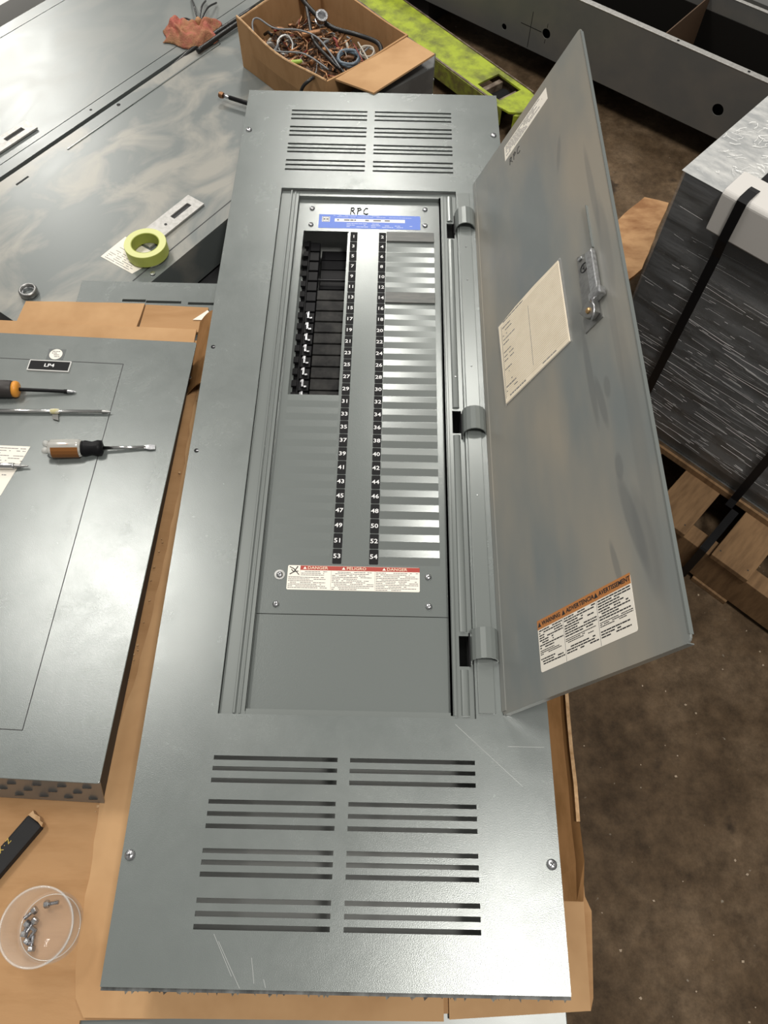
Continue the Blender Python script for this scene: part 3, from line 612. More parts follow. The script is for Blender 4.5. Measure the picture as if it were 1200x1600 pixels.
# 3: clear handle
t3 = tool('screwdriver','flat screwdriver with clear fluted handle, brown band and black collar',(-.2270,.6960),3.5,ZT+.0140)
t3.rotation_euler = (0, R0(4.0), R0(5.0))
def fluted(prof, amp=.12, nf=6, n=36):
    return [[(x, r*(1-amp*(.5+.5*math.cos(nf*2*math.pi*k/n)))*math.cos(2*math.pi*k/n), r*(1-amp*(.5+.5*math.cos(nf*2*math.pi*k/n)))*math.sin(2*math.pi*k/n)) for k in range(n)] for x, r in prof]
MB().rings(fluted([(.008,.0125),(.012,.0142),(.050,.0142),(.056,.0128)])).build('grip', mat('acetate_grip',(.62,.61,.57),.12,metal=.35,spec=.9), t3, smooth=True)
for k in range(3):
    a = R0(35+120*k); ob = MB().lathe([(.0003,-.0055),(.0035,-.0045),(.0055,0),(.0035,.0045),(.0003,.0055)],(0,0,0),12).build('handle_lobe', M_glasshandle, t3, smooth=True); ob.location = (.004, .0068*math.cos(a), .0068*math.sin(a)+.001)
MB().add([(x,.0149*math.cos(R0(a)),.0149*math.sin(R0(a))) for x in (.0135,.0535) for a in (118,140,162,184,206,226)],[(i,i+1,i+7,i+6) for i in range(5)]).build('brown_band', M_hlabel, t3)
t3b = t3.children[-1]; t3b.rotation_euler = (R0(32+20),0,0); t3b.rotation_euler = (R0(48),0,0)
text('band_print','— —',.006,(.0335,-.0022,.01525),mat('band_orange',(.8,.35,.15),.5),t3,rot=(R0(8),0,0))
MB().rings(xl([(.0560,.0112),(.062,.0122),(.072,.0098),(.080,.0125),(.086,.0118),(.088,.0060)])).build('collar', M_black, t3, smooth=True)
MB().rings(xl([(.088,.0027),(.152,.0027)],12)).build('shaft', M_steel, t3, smooth=True)
MB().add([(.150,.0024,.0024),(.150,-.0024,.0024),(.150,-.0024,-.0024),(.150,.0024,-.0024),(.158,.0046,.0012),(.158,-.0046,.0012),(.158,-.0046,-.0012),(.158,.0046,-.0012),(.166,.0040,.0006),(.166,-.0040,.0006),(.166,-.0040,-.0006),(.166,.0040,-.0006)],
         [(0,1,5,4),(1,2,6,5),(2,3,7,6),(3,0,4,7),(4,5,9,8),(5,6,10,9),(6,7,11,10),(7,4,8,11),(8,9,10,11),(3,2,1,0)]).build('blade', M_zinc, t3)
# 4: short pen-like driver on the slip
t4 = tool('precision_screwdriver','slim silver precision screwdriver lying across the paper slip',(-.3000,.6685),1.0,ZT+.0055)
MB().rings(xl([(-.05,.0050),(.030,.0050),(.032,.0042)])).build('barrel', M_steel, t4, smooth=True)
MB().rings(xl([(.032,.0036),(.040,.0030),(.042,.0018),(.052,.0012)])).build('tip', M_zdull, t4)

# ---------------------------------------------------------------- small things on the sheets
tp = empty('tape_roll', 'roll of lime green masking tape on the white label by the latch plate', 'tape', (-.1760,1.2130,-.1050))
MB().lathe([(.0275,.0),(.0405,0),(.0405,.0235),(.0275,.0235)],(0,0,0),48,close=True).build('tape', M_tape, tp, bevel=.0006)
MB().lathe([(.0276,.0236),(.0400,.0236),(.0400,.0240),(.0276,.0240)],(0,0,0),48,close=True).build('tape_side', M_tapeface, tp)
MB().lathe([(.0260,.0005),(.0276,.0005),(.0276,.0237),(.0260,.0237)],(0,0,0),48,close=True).build('core', M_core, tp)
sl = empty('instruction_label', 'white printed label lying under the green tape roll', 'label', (0,0,-.1098))
MB().prism([(-.2683,1.2042),(-.2302,1.2603),(-.150,1.207),(-.1993,1.1601)],0,.0003).build('sheet', M_paper, sl)
fm = MB(); fm.T = Matrix.Translation((-.1993,1.1601,0)) @ Matrix.Rotation(R0(147.5),4,'Z')
fineprint(fm,.008,.075,-.004,-.045,.0050,.0013,.0003,31,.75); fm.build('fine_print', M_greyink, sl)
rg = MB().lathe([(.0125,0),(.0165,0),(.0172,.004),(.0172,.009),(.0150,.0125),(.0125,.0125)],(0,0,0),32,close=True).build('metal_bushing', M_zdull, smooth=True); rg.location = (-.3830,1.103,-.1098); tag(rg,'small round grey metal bushing ring on the smeared sheet at the left','bushing')
bs = MB().lathe([(.0100,0),(.0126,0),(.0126,.006),(.0100,.006)],(0,0,0),24,close=True).build('inner_thread', M_zinc, rg)
# rag
gx, gy = 30, 20; rr = random.Random(9)
rb = MB(); V = []
for j in range(gy+1):
    for i in range(gx+1):
        a = i/gx; b = j/gy
        x = -.258+.125*a + .006*math.sin(b*9) ; y = 1.905+.092*b - .018*(1-a)*b*0 + .012*math.sin(a*7+1) - .02*a*(1-b)*0
        edge = min(a,1-a,b,1-b)
        z = -.1085 + min(edge*6,1)*(.011+.008*abs(math.sin(a*9+b*5))+.006*abs(math.sin(b*11-a*8))+.004*math.sin(a*31+b*13)+.003*rr.random())
        if edge == 0: z = -.1088
        V.append((x+rr.uniform(-.0015,.0015), y+rr.uniform(-.0015,.0015), max(z,-.1088)))
F = [(j*(gx+1)+i, j*(gx+1)+i+1, (j+1)*(gx+1)+i+1, (j+1)*(gx+1)+i) for j in range(gy) for i in range(gx)]
rag = rb.add(V,F).build('rag', M_rag, smooth=True, sub=1); so = rag.modifiers.new('s','SOLIDIFY'); so.thickness = .0015; so.offset = 1; tag(rag,'crumpled red-brown shop rag lying over the seam of two sheets','rag')
# acid brush / probe
br = empty('wire_brush', 'small copper-tipped brush with black handle poking out beside the panel corner', 'brush', (-.0935,1.6985,-.0935), R0(-24))
MB().rings(xl([(0,.0060),(.004,.0072),(.010,.0060)])).build('bristles', M_copper, br)
MB().rings(xl([(.010,.0040),(.026,.0040)])).build('ferrule', M_zinc, br, smooth=True)
MB().rings(xl([(.026,.0046),(.14,.0050)])).build('handle', M_black, br, smooth=True)
# black cables along the gap and the fan of wires
def pl(s, t, z): x, y = uv(s,t); return (x,y,z)
def cable(path, r, m, label, name='cable', cat='cable', group=None, n=10):
    Q = [Vector(p) for p in path]; out = []
    for i in range(len(Q)-1):
        p0,p1,p2,p3 = Q[max(i-1,0)],Q[i],Q[i+1],Q[min(i+2,len(Q)-1)]
        for k in range(6):
            t = k/6; out.append(.5*((2*p1)+(p2-p0)*t+(2*p0-5*p1+4*p2-p3)*t*t+(3*p1-p0-3*p2+p3)*t**3))
    out.append(Q[-1])
    o = MB().tube(out, r, n).build(name, m, smooth=True); return tag(o, label, cat, group)
cable([pl(.55,-1.240,-.128),pl(1.0,-1.240,-.126),pl(1.35,-1.240,-.121),pl(1.46,-1.236,-.108),pl(1.66,-1.226,-.102)],.0062,M_wire['k'],'thick black cable running along the gap between the two big sheets')
cable([pl(1.44,-1.215,-.103),pl(1.55,-1.212,-.100),pl(1.66,-1.207,-.098)],.0058,M_wire['k'],'short thick black cable beside the cardboard box corner')
kx = pl(1.515,-1.278,-.098)
kn = MB().rings([[Vector(kx)+Vector((.008*math.cos(a*6.283/10)*f,.010*math.sin(a*6.283/10)*f,zz)) for a in range(10)] for f,zz in ((.5,-.010),(1.1,-.004),(.9,.004),(1.0,.012),(.4,.018))]).build('wire_tie', mat('amber_tie',(.42,.22,.10),.6,var=(.2,.1,.05),vscale=90,bump=.6,bscale=200), smooth=True)
tag(kn,'amber brown knot of cord binding the thin black wires near the rag','cord')
for i,(s_,t_) in enumerate(((1.60,-1.385),(1.61,-1.345),(1.62,-1.318),(1.50,-1.345),(1.455,-1.262))):
    e_ = pl(s_,t_,-.104 if i<3 else -.107); mid = [(kx[q]+e_[q])/2 for q in range(3)]; mid[2] += .012
    cable([kx,mid,e_],.0022,M_wire['k'],['leftmost thin black wire rising from the amber knot','middle thin black wire rising from the amber knot','right-hand thin black wire rising from the amber knot','thin wire running from the amber knot to the rag','short thin wire hanging below the amber knot'][i],'wire','wire')

# ---------------------------------------------------------------- box of wire scrap
A_,N_,R_,B_ = Vector((-.056,1.83,0)),Vector((.155,1.602,0)),Vector((.326,1.78,0)),Vector((.119,2.0,0))
bxo = empty('cardboard_box', 'open brown cardboard box full of copper scrap and wire offcuts', 'box', (0,0,-.1095))
ZB = .1095
def wallmb(a, b, bulge, h=ZB, th_=.004, zb=0, wav=.004, seed=0):
    rr = random.Random(seed); d = (b-a); n = Vector((d.y,-d.x,0)).normalized(); K = 12; vs=[]; fs=[]
    for k in range(K+1):
        t = k/K
        for z_,q in ((0,0),(h*.5,.75),(h,1.0)):
            off = bulge*math.sin(math.pi*t)*q
            zz = zb+z_+(wav*math.sin(t*7+seed) if z_==h else 0)
            p = a+d*t+n*off; pi = p-n*th_
            vs += [(p.x,p.y,zz),(pi.x,pi.y,zz)]
    for k in range(K):
        a0=k*6; b0=(k+1)*6
        for q in (0,2): fs += [(a0+q,b0+q,b0+q+2,a0+q+2),(a0+q+1,a0+q+3,b0+q+3,b0+q+1)]
        fs += [(a0+4,b0+4,b0+5,a0+5),(a0,a0+1,b0+1,b0)]
    fs += [(0,2,3,1),(2,4,5,3)]; e0=K*6; fs += [(e0,e0+1,e0+3,e0+2),(e0+2,e0+3,e0+5,e0+4)]
    return MB().add(vs,fs)
wallmb(A_,N_,.012,seed=1).build('wall', M_card, bxo)
wallmb(N_,R_,.004,seed=2,wav=.001).build('wall', M_card, bxo)
wallmb(R_,B_,.003,seed=3,wav=.002).build('wall', M_card, bxo)
wallmb(B_,A_,.006,seed=4).build('wall', M_card, bxo)
MB().prism([tuple(p.xy) for p in (A_,N_,R_,B_)],0,.003).build('bottom', M_card, bxo)
rim = MB()
for a,b,bl_,sd in ((A_,N_,.012,1),(B_,A_,.006,4)):
    d=b-a; n=Vector((d.y,-d.x,0)).normalized()
    rim.tube([tuple(a+d*k/12+n*(bl_*math.sin(math.pi*k/12)-.002))[:2]+(ZB+.004*math.sin(k/12*7+sd),) for k in range(13)],.0024,6)
rim.build('torn_rim', M_cardedge, bxo)
flp = MB().add([(.323,1.774,ZB-.001),(.1745,1.618,ZB-.001),(.256,1.566,ZB+.004),(.383,1.706,ZB+.004),(.323,1.774,ZB-.005),(.1745,1.618,ZB-.005),(.256,1.566,ZB),(.383,1.706,ZB)],[(0,3,2,1),(4,5,6,7),(0,1,5,4),(1,2,6,5),(2,3,7,6),(3,0,4,7)])
flp.build('flap', M_cardlite, bxo)
mb_ = empty('metal_box', 'dark grey metal box standing under the flap of the cardboard box', 'box', (0,0,-.2048))
MB().prism([(.350,1.772),(.388,1.758),(.384,1.708),(.262,1.598),(.19,1.596)],0,.180).build('body', mat('gunmetal',(.09,.092,.09),.4,var=(.13,.13,.125),vscale=20), mb_, bevel=.002)
for x,y,z in ((.3842,1.712,.150),(.3842,1.712,.115)):
    o = MB().lathe([(.0001,0),(.003,0),(.002,.002),(.0001,.002)],(0,0,0),10).build('rivet', M_zinc, mb_); o.location=(.3835,1.7095,z); o.rotation_euler=(R0(80),0,R0(30))
# scrap: one uncountable heap plus the pieces that stand out
cen = (A_+N_+R_+B_)/4
def inbox(a, b): p = A_ + (N_-A_)*a + (B_-A_)*b; return p
rr = random.Random(21)
bed = MB(); K=14; V=[]
for j in range(K+1):
    for i in range(K+1):
        p = inbox(.04+.92*i/K,.04+.92*j/K); V.append((p.x,p.y,-.075+.018*math.sin(i*.9)*math.sin(j*.7)+.012*rr.random()-.03*(j/K>.8)))
bd = bed.add(V,[(j*(K+1)+i,j*(K+1)+i+1,(j+1)*(K+1)+i+1,(j+1)*(K+1)+i) for j in range(K) for i in range(K)]).build('scrap_bed', mat('scrap_dark',(.05,.03,.02),.6,var=(.22,.11,.05),vscale=90,bump=1,bscale=120))
tag(bd,'dark bed of fine copper filings and scrap at the bottom of the cardboard box','scrap',kind='stuff')
keys = ['c']*7+['n','n','n','k','k','g','c','w','r']
heaps = {}
for k in range(330):
    a,b = rr.uniform(.10,.90), rr.uniform(.08,.74); p = inbox(a,b); c = rr.choice(keys); L = rr.uniform(.012,.05); an = rr.uniform(0,6.28); z = rr.uniform(-.062,-.035)
    d = Vector((math.cos(an),math.sin(an),rr.uniform(-.4,.5)))*L/2; bend = Vector((rr.uniform(-1,1),rr.uniform(-1,1),.4))*L*.18
    h_ = heaps.setdefault(c, MB()); P3 = Vector((p.x,p.y,z)); q0,q1 = P3-d,P3+d; q0.z=max(q0.z,-.07); q1.z=max(q1.z,-.07)
    h_.tube([q0,P3+bend,q1], rr.choice((.0009,.0012,.0016,.0022,.0034)), 6)
for c,h_ in heaps.items():
    nm = {'c':'bare copper','n':'brown','k':'black','g':'grey','r':'red','w':'white'}[c]
    tag(h_.build('wire_offcuts', M_copper if c=='c' else M_wire[c], smooth=True), nm+' wire offcuts heaped in the cardboard box', 'wire scrap', kind='stuff')
def ring_coil(p, R, r, turns, m, label, z, tilt=0):
    path = []
    for k in range(turns*16+1):
        a = 2*math.pi*k/16; rr2 = R*(1+.06*math.sin(k*1.7)); path.append((p.x+rr2*math.cos(a), p.y+rr2*math.sin(a)*.85, z+.0022*(k/16)+tilt*math.sin(a)*R))
    return tag(MB().tube(path, r, 8).build('wire_coil', m, smooth=True), label, 'wire')
def P_(x,y): return Vector((x,y,0))
ring_coil(P_(.196,1.755),.024,.0036,3,mat('slate_blue_wire',(.11,.15,.19),.35),'slate blue coil of thick wire in the middle of the scrap box',-.042,.2)
ring_coil(P_(.236,1.775),.016,.0022,3,M_wire['w'],'small pale wire coil near the folded flap',-.040,.3)
ring_coil(P_(.052,1.795),.017,.0032,2,M_zdull,'silver ring clamp coil at the left of the scrap box',-.040,.8)
cable([(.055,2.00,-.012),(.09,1.93,-.020),(.150,1.86,-.030),(.215,1.835,-.034),(.262,1.795,-.030),(.268,1.755,-.045)],.0052,M_wire['k'],'thick black cable curving down inside the far wall of the scrap box')
cable([(.085,1.965,-.020),(.100,1.88,-.025),(.116,1.80,-.028),(.155,1.735,-.030),(.190,1.70,-.040)],.0040,M_wire['k'],'black cable crossing the middle of the scrap box')
cable([(-.016,1.80,-.022),(-.022,1.835,-.012),(-.010,1.845,-.008),(.03,1.815,-.012),(.085,1.815,-.015),(.13,1.79,-.020),(.18,1.70,-.028)],.0020,M_wire['g'],'thin grey wire looping from the left wall over the scrap')
cable([(-.016,1.80,-.022),(.00,1.76,-.020),(.045,1.745,-.022),(.10,1.735,-.020),(.155,1.690,-.026)],.0020,M_wire['g'],'lower thin grey wire looping close to the near wall of the box')
cable([(.215,1.80,-.030),(.235,1.745,-.028),(.252,1.705,-.034)],.0018,M_wire['w'],'straight pale wire beside the slate blue coil')
cable([(.205,1.795,-.030),(.222,1.745,-.028),(.240,1.70,-.036)],.0014,M_wire['r'],'straight red wire beside the slate blue coil')
cable([(.118,1.655,-.030),(.128,1.625,-.004),(.124,1.606,.004),(.105,1.598,-.012),(.092,1.590,-.060)],.0036,M_wire['k'],'black cable end hanging over the near rim of the scrap box')
cable([(.132,1.655,-.034),(.145,1.638,-.024),(.150,1.640,-.03)],.0040,M_wire['b'],'short blue wire end at the near corner of the scrap box')
def tilted(mb, name, m, label, cat, loc, rot): 
    o = mb.build(name, m, smooth=False); o.location = loc; o.rotation_euler = rot; return tag(o,label,cat)
pr_ = [(.0001,-.016),(.0125,-.016),(.0125,-.004),(.0100,-.003),(.0100,.003),(.0135,.004),(.0135,.016),(.0090,.016),(.0090,.006),(.0001,.006)]
tilted(MB().lathe(pr_,(0,0,0),24),'conduit_coupling',M_zinc,'silver conduit coupling standing near the back of the scrap box','fitting',(.128,1.872,-.022),(R0(28),R0(15),0))
tilted(MB().lathe(pr_,(0,0,0),24),'conduit_coupling',M_zdull,'silver conduit connector lying left of the tangled copper','fitting',(.018,1.785,-.040),(R0(70),R0(30),0))
tilted(MB().rings(xl([(-.022,.0055),(-.020,.0068),(.020,.0068),(.022,.0052)])),'copper_lug',M_copper,'large copper lug barrel lying near the silver coupling','fitting',(.110,1.822,-.026),(0,R0(-8),R0(5)))
for i,(x,y,a) in enumerate(((.075,1.76,40),(.150,1.77,-20),(.120,1.735,70),(.062,1.715,-35),(.190,1.66,10))):
    tilted(MB().rings(xl([(-.014,.0040),(-.012,.0052),(.008,.0052),(.010,.0042),(.014,.0040)],10)),'copper_lug',M_copper,['copper lug by the left ring clamp','copper lug beside the slate blue coil','copper lug pointing up in the middle of the heap','copper lug close to the near-left wall','copper lug at the near corner of the box'][i],'fitting',(x,y,-.034),(0,R0(10),R0(a)))
tilted(MB().rings(xl([(-.012,.0030),(-.009,.0045),(.009,.0045),(.013,.002)],10)),'wire_connector',mat('lime_connector',(.35,.5,.08),.4),'small yellow-green wire connector in the scrap heap','connector',(.083,1.722,-.030),(0,0,R0(10)))

# ---------------------------------------------------------------- black sleeve and screw cup at the lower left
bk = empty('black_sleeve', 'flat black sleeve with yellow lettering and torn cardboard end, lower left', 'sleeve', (-.1424,.1742,-.0935), R0(-124))
MB().box(0,.14,-.0125,.0125,0,.014).build('sleeve', mat('black_card',(.012,.012,.013),.7), bk, bevel=.003)
MB().prism(ragged([(-.007,-.011),(.0005,-.0125),(.0005,.0125),(-.004,.010)],.004,.0015,5),.002,.012).build('torn_end', M_cardedge, bk)
text('lettering','A ZAX ∙ Z',.0085,(.052,-.0080,.0142),M_yellow,bk,rot=(0,0,math.pi),sx=1.0)
cup = empty('plastic_cup', 'round clear plastic tub holding loose machine screws', 'tub', (-.0990,.0555,-.0935))
MB().lathe([(.0001,0),(.0375,0),(.0400,.003),(.0415,.047),(.0428,.048),(.0428,.050),(.0400,.050),(.0388,.006),(.0370,.0025),(.0001,.0025)],(0,0,0),48).build('wall', M_clear, cup, smooth=True)
MB().lathe([(.0405,.0480),(.0425,.0475),(.0432,.0492),(.0415,.0505)],(0,0,0),48,close=True).build('rim', mat('clear_rim',(.9,.88,.84),.1,alpha=.24,spec=.9), cup, smooth=True)
MB().lathe([(.0350,.0030),(.0362,.0030),(.0362,.0040),(.0350,.0040)],(0,0,0),48,close=True).build('base_ring', mat('clear_base_ring',(.9,.85,.78),.1,alpha=.35,spec=.9), cup, smooth=True)
scr = [(-.1100,.0790,190,-5),(-.1190,.0745,40,6),(-.1165,.0640,60,4),(-.1290,.0590,150,5),(-.1280,.0440,262,2),(-.1235,.0370,240,5),(-.1150,.0290,275,6)]
first = None
scl = ['machine screw furthest from the camera, alone at the top of the tub','machine screw lying second from the top of the tub','machine screw standing just below the pair at the top of the tub','thin machine screw lying against the left of the tub','machine screw in the middle of the column in the tub','machine screw with bright hex head, second from the bottom of the tub','machine screw nearest the camera in the tub']
for i,(x,y,a,tl) in enumerate(scr):
    if first is None:
        s0 = empty('machine_screw', scl[0], 'screw', group='machine screws in the clear tub'); first = s0
        MB().rings(xl([(0,.0042),(.0012,.0046),(.0048,.0046),(.0058,.0036)],6)).build('head', M_zinc, s0)
        th_ = [(.0058,.0020)]
        for k in range(9): th_ += [(.0062+.0013*k,.0024),(.0068+.0013*k,.0019)]
        MB().rings(xl(th_,10)).build('thread', M_zinc, s0)
        o = s0
    else:
        o = first.copy(); col.objects.link(o); o['label'] = scl[i]
        for ch in first.children:
            c = ch.copy(); col.objects.link(c); c.parent = o
    o.location = (x, y, -.0862); o.rotation_euler = (0, R0(tl), R0(a-180))

# ---------------------------------------------------------------- pallet load, lower right background (local frame: x along the front face, y away from the camera)
AP = R0(-42.4); PO = (.765,1.145)
pal = empty('pallet', 'wooden pallet under the film-wrapped load', 'pallet', (PO[0],PO[1],-.6), AP)
for s_ in (-.035,.115,.266,.418,.574,.73,.886):
    MB().box(s_,s_+.087,-.135,.86,.115,.130).build('deck_board', M_wood, pal, bevel=.0015)
for y0 in (-.130,.34,.80): MB().box(-.035,.973,y0,y0+.04,.015,.114).build('stringer', M_wood, pal, bevel=.0015)
for s_ in (-.035,.42,.886): MB().box(s_,s_+.087,-.135,.86,0,.0145).build('bottom_board', M_wood, pal, bevel=.0015)
nl = MB()
for s_ in (.275,.34,.428,.493): nl.lathe([(.0001,0),(.0016,0),(.0016,.0006),(.0001,.0006)],(s_,-.115,.130),8)
nl.build('nail_head', M_dark, pal)
ld = empty('wrapped_load', 'dark stacked load wrapped in shiny stretch film on the pallet', 'pallet load', (PO[0],PO[1],-.4695), AP)
HL = .6195
MB().box(-.01,.96,.004,.84,0,.016).build('base_board', M_wood, ld)
MB().box(0,.95,.010,.83,.0161,.026).build('metal_lip', M_zdull, ld)
MB().box(.0,.945,.014,.825,.0261,HL-.004).build('body', M_load, ld, bevel=.003)
# film: wavy skin over the sides
def filmface(x0, y0, x1, y1, nx=60, nz=50, seed=1, amp=1):
    rr = random.Random(seed); d = Vector((x1-x0,y1-y0,0)); n = Vector((d.y,-d.x,0)).normalized(); V=[]
    for j in range(nz+1):
        for i in range(nx+1):
            a=i/nx; b=j/nz; z=.06+(HL-.06)*b
            u_ = a*3+b*1.3
            off = (.004+.0022*math.sin(b*60+a*9+2*math.sin(a*5))+.0014*math.sin(b*113-a*15)+.0012*rr.random())*amp
            if i in (0,nx) or j==nz: off=.004*amp
            p = Vector((x0,y0,0))+d*a+n*off; V.append((p.x,p.y,z))
    return V,[(j*(nx+1)+i,j*(nx+1)+i+1,(j+1)*(nx+1)+i+1,(j+1)*(nx+1)+i) for j in range(nz) for i in range(nx)]
V,F = filmface(-.001,.012,.949,.012); MB().add(V,F).build('stretch_film', M_film, ld, smooth=True)
V,F = filmface(-.0005,.83,-.0005,.012,seed=2,amp=.1); MB().add(V,F).build('stretch_film', M_film, ld, smooth=True)
wr = MB(); rr = random.Random(31)  # whitish strips put the highlights of the wrinkles into colour
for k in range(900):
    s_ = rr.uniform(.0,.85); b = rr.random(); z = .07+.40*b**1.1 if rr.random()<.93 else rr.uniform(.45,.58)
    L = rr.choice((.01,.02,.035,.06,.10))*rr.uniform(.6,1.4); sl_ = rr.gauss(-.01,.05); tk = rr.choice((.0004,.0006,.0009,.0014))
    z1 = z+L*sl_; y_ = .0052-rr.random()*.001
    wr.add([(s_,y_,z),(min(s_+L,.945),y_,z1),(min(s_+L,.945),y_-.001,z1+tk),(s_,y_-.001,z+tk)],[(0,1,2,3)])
w1 = wr.build('film_wrinkle_glints', M_wrinkle_glint, ld); w1['kind']='stuff'
# film over the top, coloured bright for overhead glare; white strips paint crease glints
tpo = MB(); nx,ny=40,36; V=[]; rr = random.Random(14)
for j in range(ny+1):
    for i in range(nx+1):
        a=i/nx;b=j/ny; e_=min(a,1-a,b,1-b)
        V.append((-.004+.954*a,.008+.824*b,HL+(0 if e_==0 else .0012+.0018*math.sin(a*50+b*20)*math.sin(b*43)+.0012*rr.random())))
tpo.add(V,[(j*(nx+1)+i,j*(nx+1)+i+1,(j+1)*(nx+1)+i+1,(j+1)*(nx+1)+i) for j in range(ny) for i in range(nx)])
tpo.build('film_top', M_filmtop, ld, smooth=True)
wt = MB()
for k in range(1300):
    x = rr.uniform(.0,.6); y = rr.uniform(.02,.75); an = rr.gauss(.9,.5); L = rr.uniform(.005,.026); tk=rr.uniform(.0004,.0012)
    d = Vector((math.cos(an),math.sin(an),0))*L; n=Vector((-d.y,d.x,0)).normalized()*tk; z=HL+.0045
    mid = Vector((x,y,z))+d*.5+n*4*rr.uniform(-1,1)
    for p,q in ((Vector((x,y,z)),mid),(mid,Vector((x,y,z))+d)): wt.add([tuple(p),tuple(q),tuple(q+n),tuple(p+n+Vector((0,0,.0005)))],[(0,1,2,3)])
w2 = wt.build('film_wrinkle_glints', mat('film_crease_glint',(.92,.92,.90),.3), ld); w2['kind']='stuff'
# foam edge protector and straps
def strip_over(mb, x0, x1, ys, zs, tk):                         # L-shaped strip: down the front then over the top
    pr = [(ys[0],zs[0]),(ys[0],zs[1]),(ys[1],zs[1])]; q = [(ys[0]-tk,zs[0]),(ys[0]-tk,zs[1]+tk*.4),(ys[0]-tk*.4,zs[1]+tk),(ys[1],zs[1]+tk)]
    poly = pr[::-1]+q
    return mb.rings([[(x,y,z) for y,z in poly] for x in (x0,x1)])
fo = empty('edge_protector', 'white foam edge protector on the top edge of the wrapped load', 'edge protector', (PO[0],PO[1],-.4695), AP)
strip_over(MB(),.076,.62,(.0030,.058),(HL-.062,HL+.0055),.010).build('foam', M_foam, fo, bevel=.003)
for i,(s_,lab) in enumerate(((.1035,'black plastic strap crossing the white foam and the left of the wrapped face'),(.375,'black plastic strap at the right of the wrapped face running down to the pallet'))):
    so = empty('strap', lab, 'strap', (PO[0],PO[1],-.4695), AP)
    pth = [(-.0110,HL+.012),(-.0110,HL-.07),(-.0035,HL-.10),(-.0035,.03),(-.008,.012)]
    q = MB(); w_ = .0165; top = [(.84,HL+.0065),(.062,HL+.0085),(.02,HL+.0172),(-.0045,HL+.0172),(-.0092,HL+.013),(-.0092,HL-.064),(-.0030,HL-.10),(-.0030,.02),(-.012,.0015)]
    ring = [[(s_+sx_,y,z) for y,z in top]+[(s_+sx_,y-.0012,z+.0008) for y,z in top[::-1]] for sx_ in (0,w_)]
    q.rings(ring).build('band', M_strap, so)
bw = tag(MB().box(-.0,.012,0,.008,0,.0008).build('strap_end', M_strap),'black strap tail lying across the pallet end','strap')
bpy.data.objects.remove(bw)
sd = MB().rings([[(.392+q,-.012,.1302+.0015),(.392+q,-.136,.1302+.0015),(.392+q,-.1385,.128),(.392+q,-.1385,.004),(.392+q,-.1395,.004),(.392+q,-.1395,.129),(.392+q,-.136,.1330),(.392+q,-.012,.1330)] for q in (0,.0165)]).build('strap_tail', M_strap); sd.location=(PO[0],PO[1],-.6); sd.rotation_euler=(0,0,AP)
tag(sd,'black strap tail running over the pallet deck board and down to the floor','strap')
bs_ = MB().prism(ragged([(.991,1.836),(1.054,1.815),(.945,1.564),(.80,1.42),(.80,1.63)],.03,.002,6),0,.012).build('plywood_offcut', M_ply); bs_.location=(0,0,-.462); tag(bs_,'worn orange-brown plywood offcut beside the wrapped load','board')
MB_ = MB().box(.83,.91,1.55,1.68,-.6,-.463).build('wood_block', M_wood); tag(MB_,'rough wooden block propping up the plywood offcut','block')

# ---------------------------------------------------------------- lime pallet-truck fork (local x towards its tip)
fkx = empty('pallet_truck', 'scratched lime green pallet truck fork on the floor behind the scrap box', 'pallet truck', (0,0,-.6), R0(-50.8))
cx,sx_ = math.cos(R0(-50.8)), math.sin(R0(-50.8))
# in this frame x = r-direction, y = n-direction
top = MB().plate(-2.5,-1.385,1.934,2.064,.094,.100,[(-1.509,-1.405,1.956,2.046)])
top.build('fork_top', M_green, fkx)
MB().prism([(-1.385,1.934),(-1.345,1.940),(-1.322,1.965),(-1.316,1.999),(-1.322,2.033),(-1.345,2.058),(-1.385,2.064)],.094,.100).build('fork_tip', M_green, fkx)
sd_ = MB(); sd_.box(-2.5,-1.37,1.931,1.9338,.045,.1005); sd_.build('fork_side', mat('dirty_green',(.12,.11,.03),.6,var=(.22,.26,.03),vscale=40), fkx)
MB().box(-2.5,-1.37,2.0642,2.068,.045,.1035).build('fork_side', M_rustrail, fkx)
MB().box(-2.5,-1.40,1.934,1.9400,.1,.1035).build('fork_lip', M_rustrail, fkx)
MB().rings([[(-1.33+.0,1.945,.05),(-1.33,2.053,.05),(-1.33,2.053,.094),(-1.33,1.945,.094)],[(-1.318,1.955,.055),(-1.318,2.043,.055),(-1.318,2.043,.094),(-1.318,1.955,.094)]]).build('fork_nose', M_green, fkx)
o = MB().rings([[(x*1.0,y,z) for x,z in [(-1.455+.038*math.cos(a*.5236),.04+.038*math.sin(a*.5236)) for a in range(12)]] for y in (1.965,2.037)]).build('load_roller', M_black, fkx)
for x_ in (-1.500,-1.425): MB().box(x_,x_+.018,1.958,2.044,.055,.088).build('roller_frame', M_rustrail, fkx, bevel=.002)
MB().box(-2.62,-2.501,1.75,2.25,.02,.30).build('truck_body', M_green, fkx, bevel=.01)
# ---------------------------------------------------------------- open steel trough enclosure
AT = R0(-39.2)
tr_ = empty('steel_trough', 'long open grey steel enclosure with round punched holes, lying behind', 'enclosure', (0,0,-.6), AT)
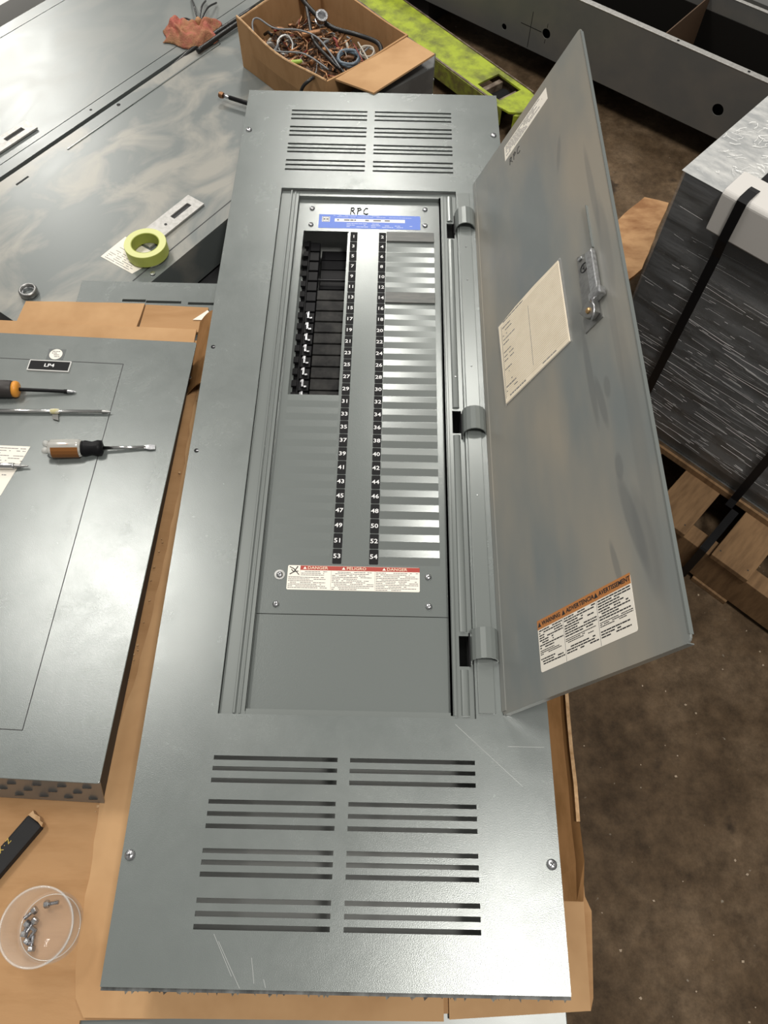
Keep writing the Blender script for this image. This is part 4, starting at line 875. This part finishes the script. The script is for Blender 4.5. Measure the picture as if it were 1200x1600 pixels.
# local x = b, local y = m
x0,x1,y0,y1,zb,zt = -1.75,.35,2.479,2.79,.10,.30
def face_holes(hs, xa, xb, za, zb_, yy, th_):
    # wall with round holes, by boolean-free strips: grid around each hole
    mbx = MB(); rects = [(h[0]-h[2]*1.6,h[0]+h[2]*1.6,h[1]-h[2]*1.6,h[1]+h[2]*1.6) for h in hs]
    p = MB().plate(xa,xb,za,zb_,0,th_,rects); 
    vs=[(v[0],yy+v[2],v[1]) for v in p.v]; mbx.add(vs,p.f)
    for (hx,hz,r),(a,b,c,d) in zip(hs,rects):
        n=24; ins=[(hx+r*math.cos(2*math.pi*k/n),hz+r*math.sin(2*math.pi*k/n)) for k in range(n)]
        outp=[]
        for k in range(n):
            ca,sa=math.cos(2*math.pi*k/n),math.sin(2*math.pi*k/n); m_=r*1.6/max(abs(ca),abs(sa)); outp.append((hx+ca*m_,hz+sa*m_))
        for yq in (yy,yy+th_):
            mbx.add([(q[0],yq,q[1]) for q in ins+outp],[(k,(k+1)%n,n+(k+1)%n,n+k) for k in range(n)])
        mbx.add([(q[0],yq,q[1]) for yq in (yy,yy+th_) for q in ins],[(k,(k+1)%n,n+(k+1)%n,n+k) for k in range(n)])
    return mbx
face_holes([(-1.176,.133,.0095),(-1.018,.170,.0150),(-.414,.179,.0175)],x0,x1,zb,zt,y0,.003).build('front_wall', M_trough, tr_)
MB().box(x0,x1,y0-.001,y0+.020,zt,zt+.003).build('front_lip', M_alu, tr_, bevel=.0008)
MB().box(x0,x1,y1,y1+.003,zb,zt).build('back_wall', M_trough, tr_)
MB().box(x0,x1,y1-.001,y1+.012,zt,zt+.003).build('back_lip', M_alu, tr_, bevel=.0008)
M_void = mat('shaded_interior', (.008,.007,.006), .8, spec=.2)  # near-black colour and added liners paint in the shade inside the trough
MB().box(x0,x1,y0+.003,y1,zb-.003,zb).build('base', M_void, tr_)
MB().box(x0+.004,x1-.004,y1-.004,y1-.0005,zb,zb+.15).build('shade_liner', M_void, tr_)
MB().box(x0+.004,x1-.004,y0+.024,y0+.026,zb,zb+.17).build('shade_liner', M_void, tr_)
MB().box(x0,x0+.003,y0+.003,y1,zb,zt).box(x1-.003,x1,y0+.003,y1,zb,zt).build('end_wall', M_trough, tr_)
MB().box(-.655,-.652,y0+.004,y1-.001,zb,zt-.01).build('partition', mat('brown_partition',(.10,.06,.035),.6), tr_)
cl = MB().box(-1.078,-1.0765,y0-.0006,y0,.105,.215); cl.box(-1.115,-1.035,y0-.0006,y0,.168,.1695); cl.build('layout_line', M_black, tr_)
for x_,l in ((-1.018,.0),): MB().box(x_-.0006,x_+.0006,y0-.0006,y0,.188,.20).box(x_-.0006,x_+.0006,y0-.0006,y0,.14,.152).build('layout_line', M_black, tr_)
MB().lathe([(.0001,0),(.004,0),(.004,.001),(.0001,.001)],(-.377,y0+.01,zt+.003),8).build('lip_hole', M_black, tr_)
MB().lathe([(.0001,0),(.004,0),(.004,.001),(.0001,.001)],(-.60,y0+.01,zt+.003),8).build('lip_hole', M_black, tr_)
for x_ in (-1.6,-.96,.1): MB().box(x_,x_+.09,y0+.03,y1-.01,0,zb-.0035).build('skid', M_dark, tr_)
# terminal strip inside
ts = empty('terminal_strip', 'grimy terminal block strip lying inside the steel enclosure', 'terminal block', (0,0,-.6), AT)
MB().box(-.64,-.36,y0+.06,y1-.05,zb+.001,zb+.02).build('rail', mat('grimy_rail',(.12,.08,.05),.6,var=(.25,.18,.12),vscale=60), ts)
rr = random.Random(17)
for k in range(13):
    x_ = -.635+.021*k
    MB().box(x_,x_+.016,y0+.15,y0+.19,zb+.0205,zb+.05+rr.uniform(0,.006)).build('terminal', mat('terminal_grey',(.20,.19,.17),.5) if k==0 else bpy.data.materials['terminal_grey'], ts)
MB().box(-.62,-.42,y0+.10,y0+.125,zb+.0205,zb+.06).build('marker_bar', mat('tan_bar',(.42,.33,.22),.5), ts)
MB().box(-.58,-.53,y0+.105,y0+.15,zb+.0605,zb+.068).build('marker_tag', M_cream, ts)
jb = tag(MB().prism(roundrect(-1.05,-.86,y0+.06,y1-.07,.02),0,.06).build('junction_block', mat('dull_block',(.07,.066,.06),.6)),'dark block lying inside the steel enclosure left of the partition','block'); jb.location=(0,0,-.4995); jb.rotation_euler=(0,0,AT)
# second steel beam behind it
b2 = empty('steel_beam', 'dark grey steel beam behind the open enclosure', 'beam', (0,0,-.6), AT)
MB().box(-1.5,.6,3.02,3.20,.20,.206).box(-1.5,.6,3.02,3.023,.0,.20).build('channel', M_trough, b2)

for o_ in col.objects:
    if o_.name.startswith('fine_print'): o_['kind'] = 'stuff'
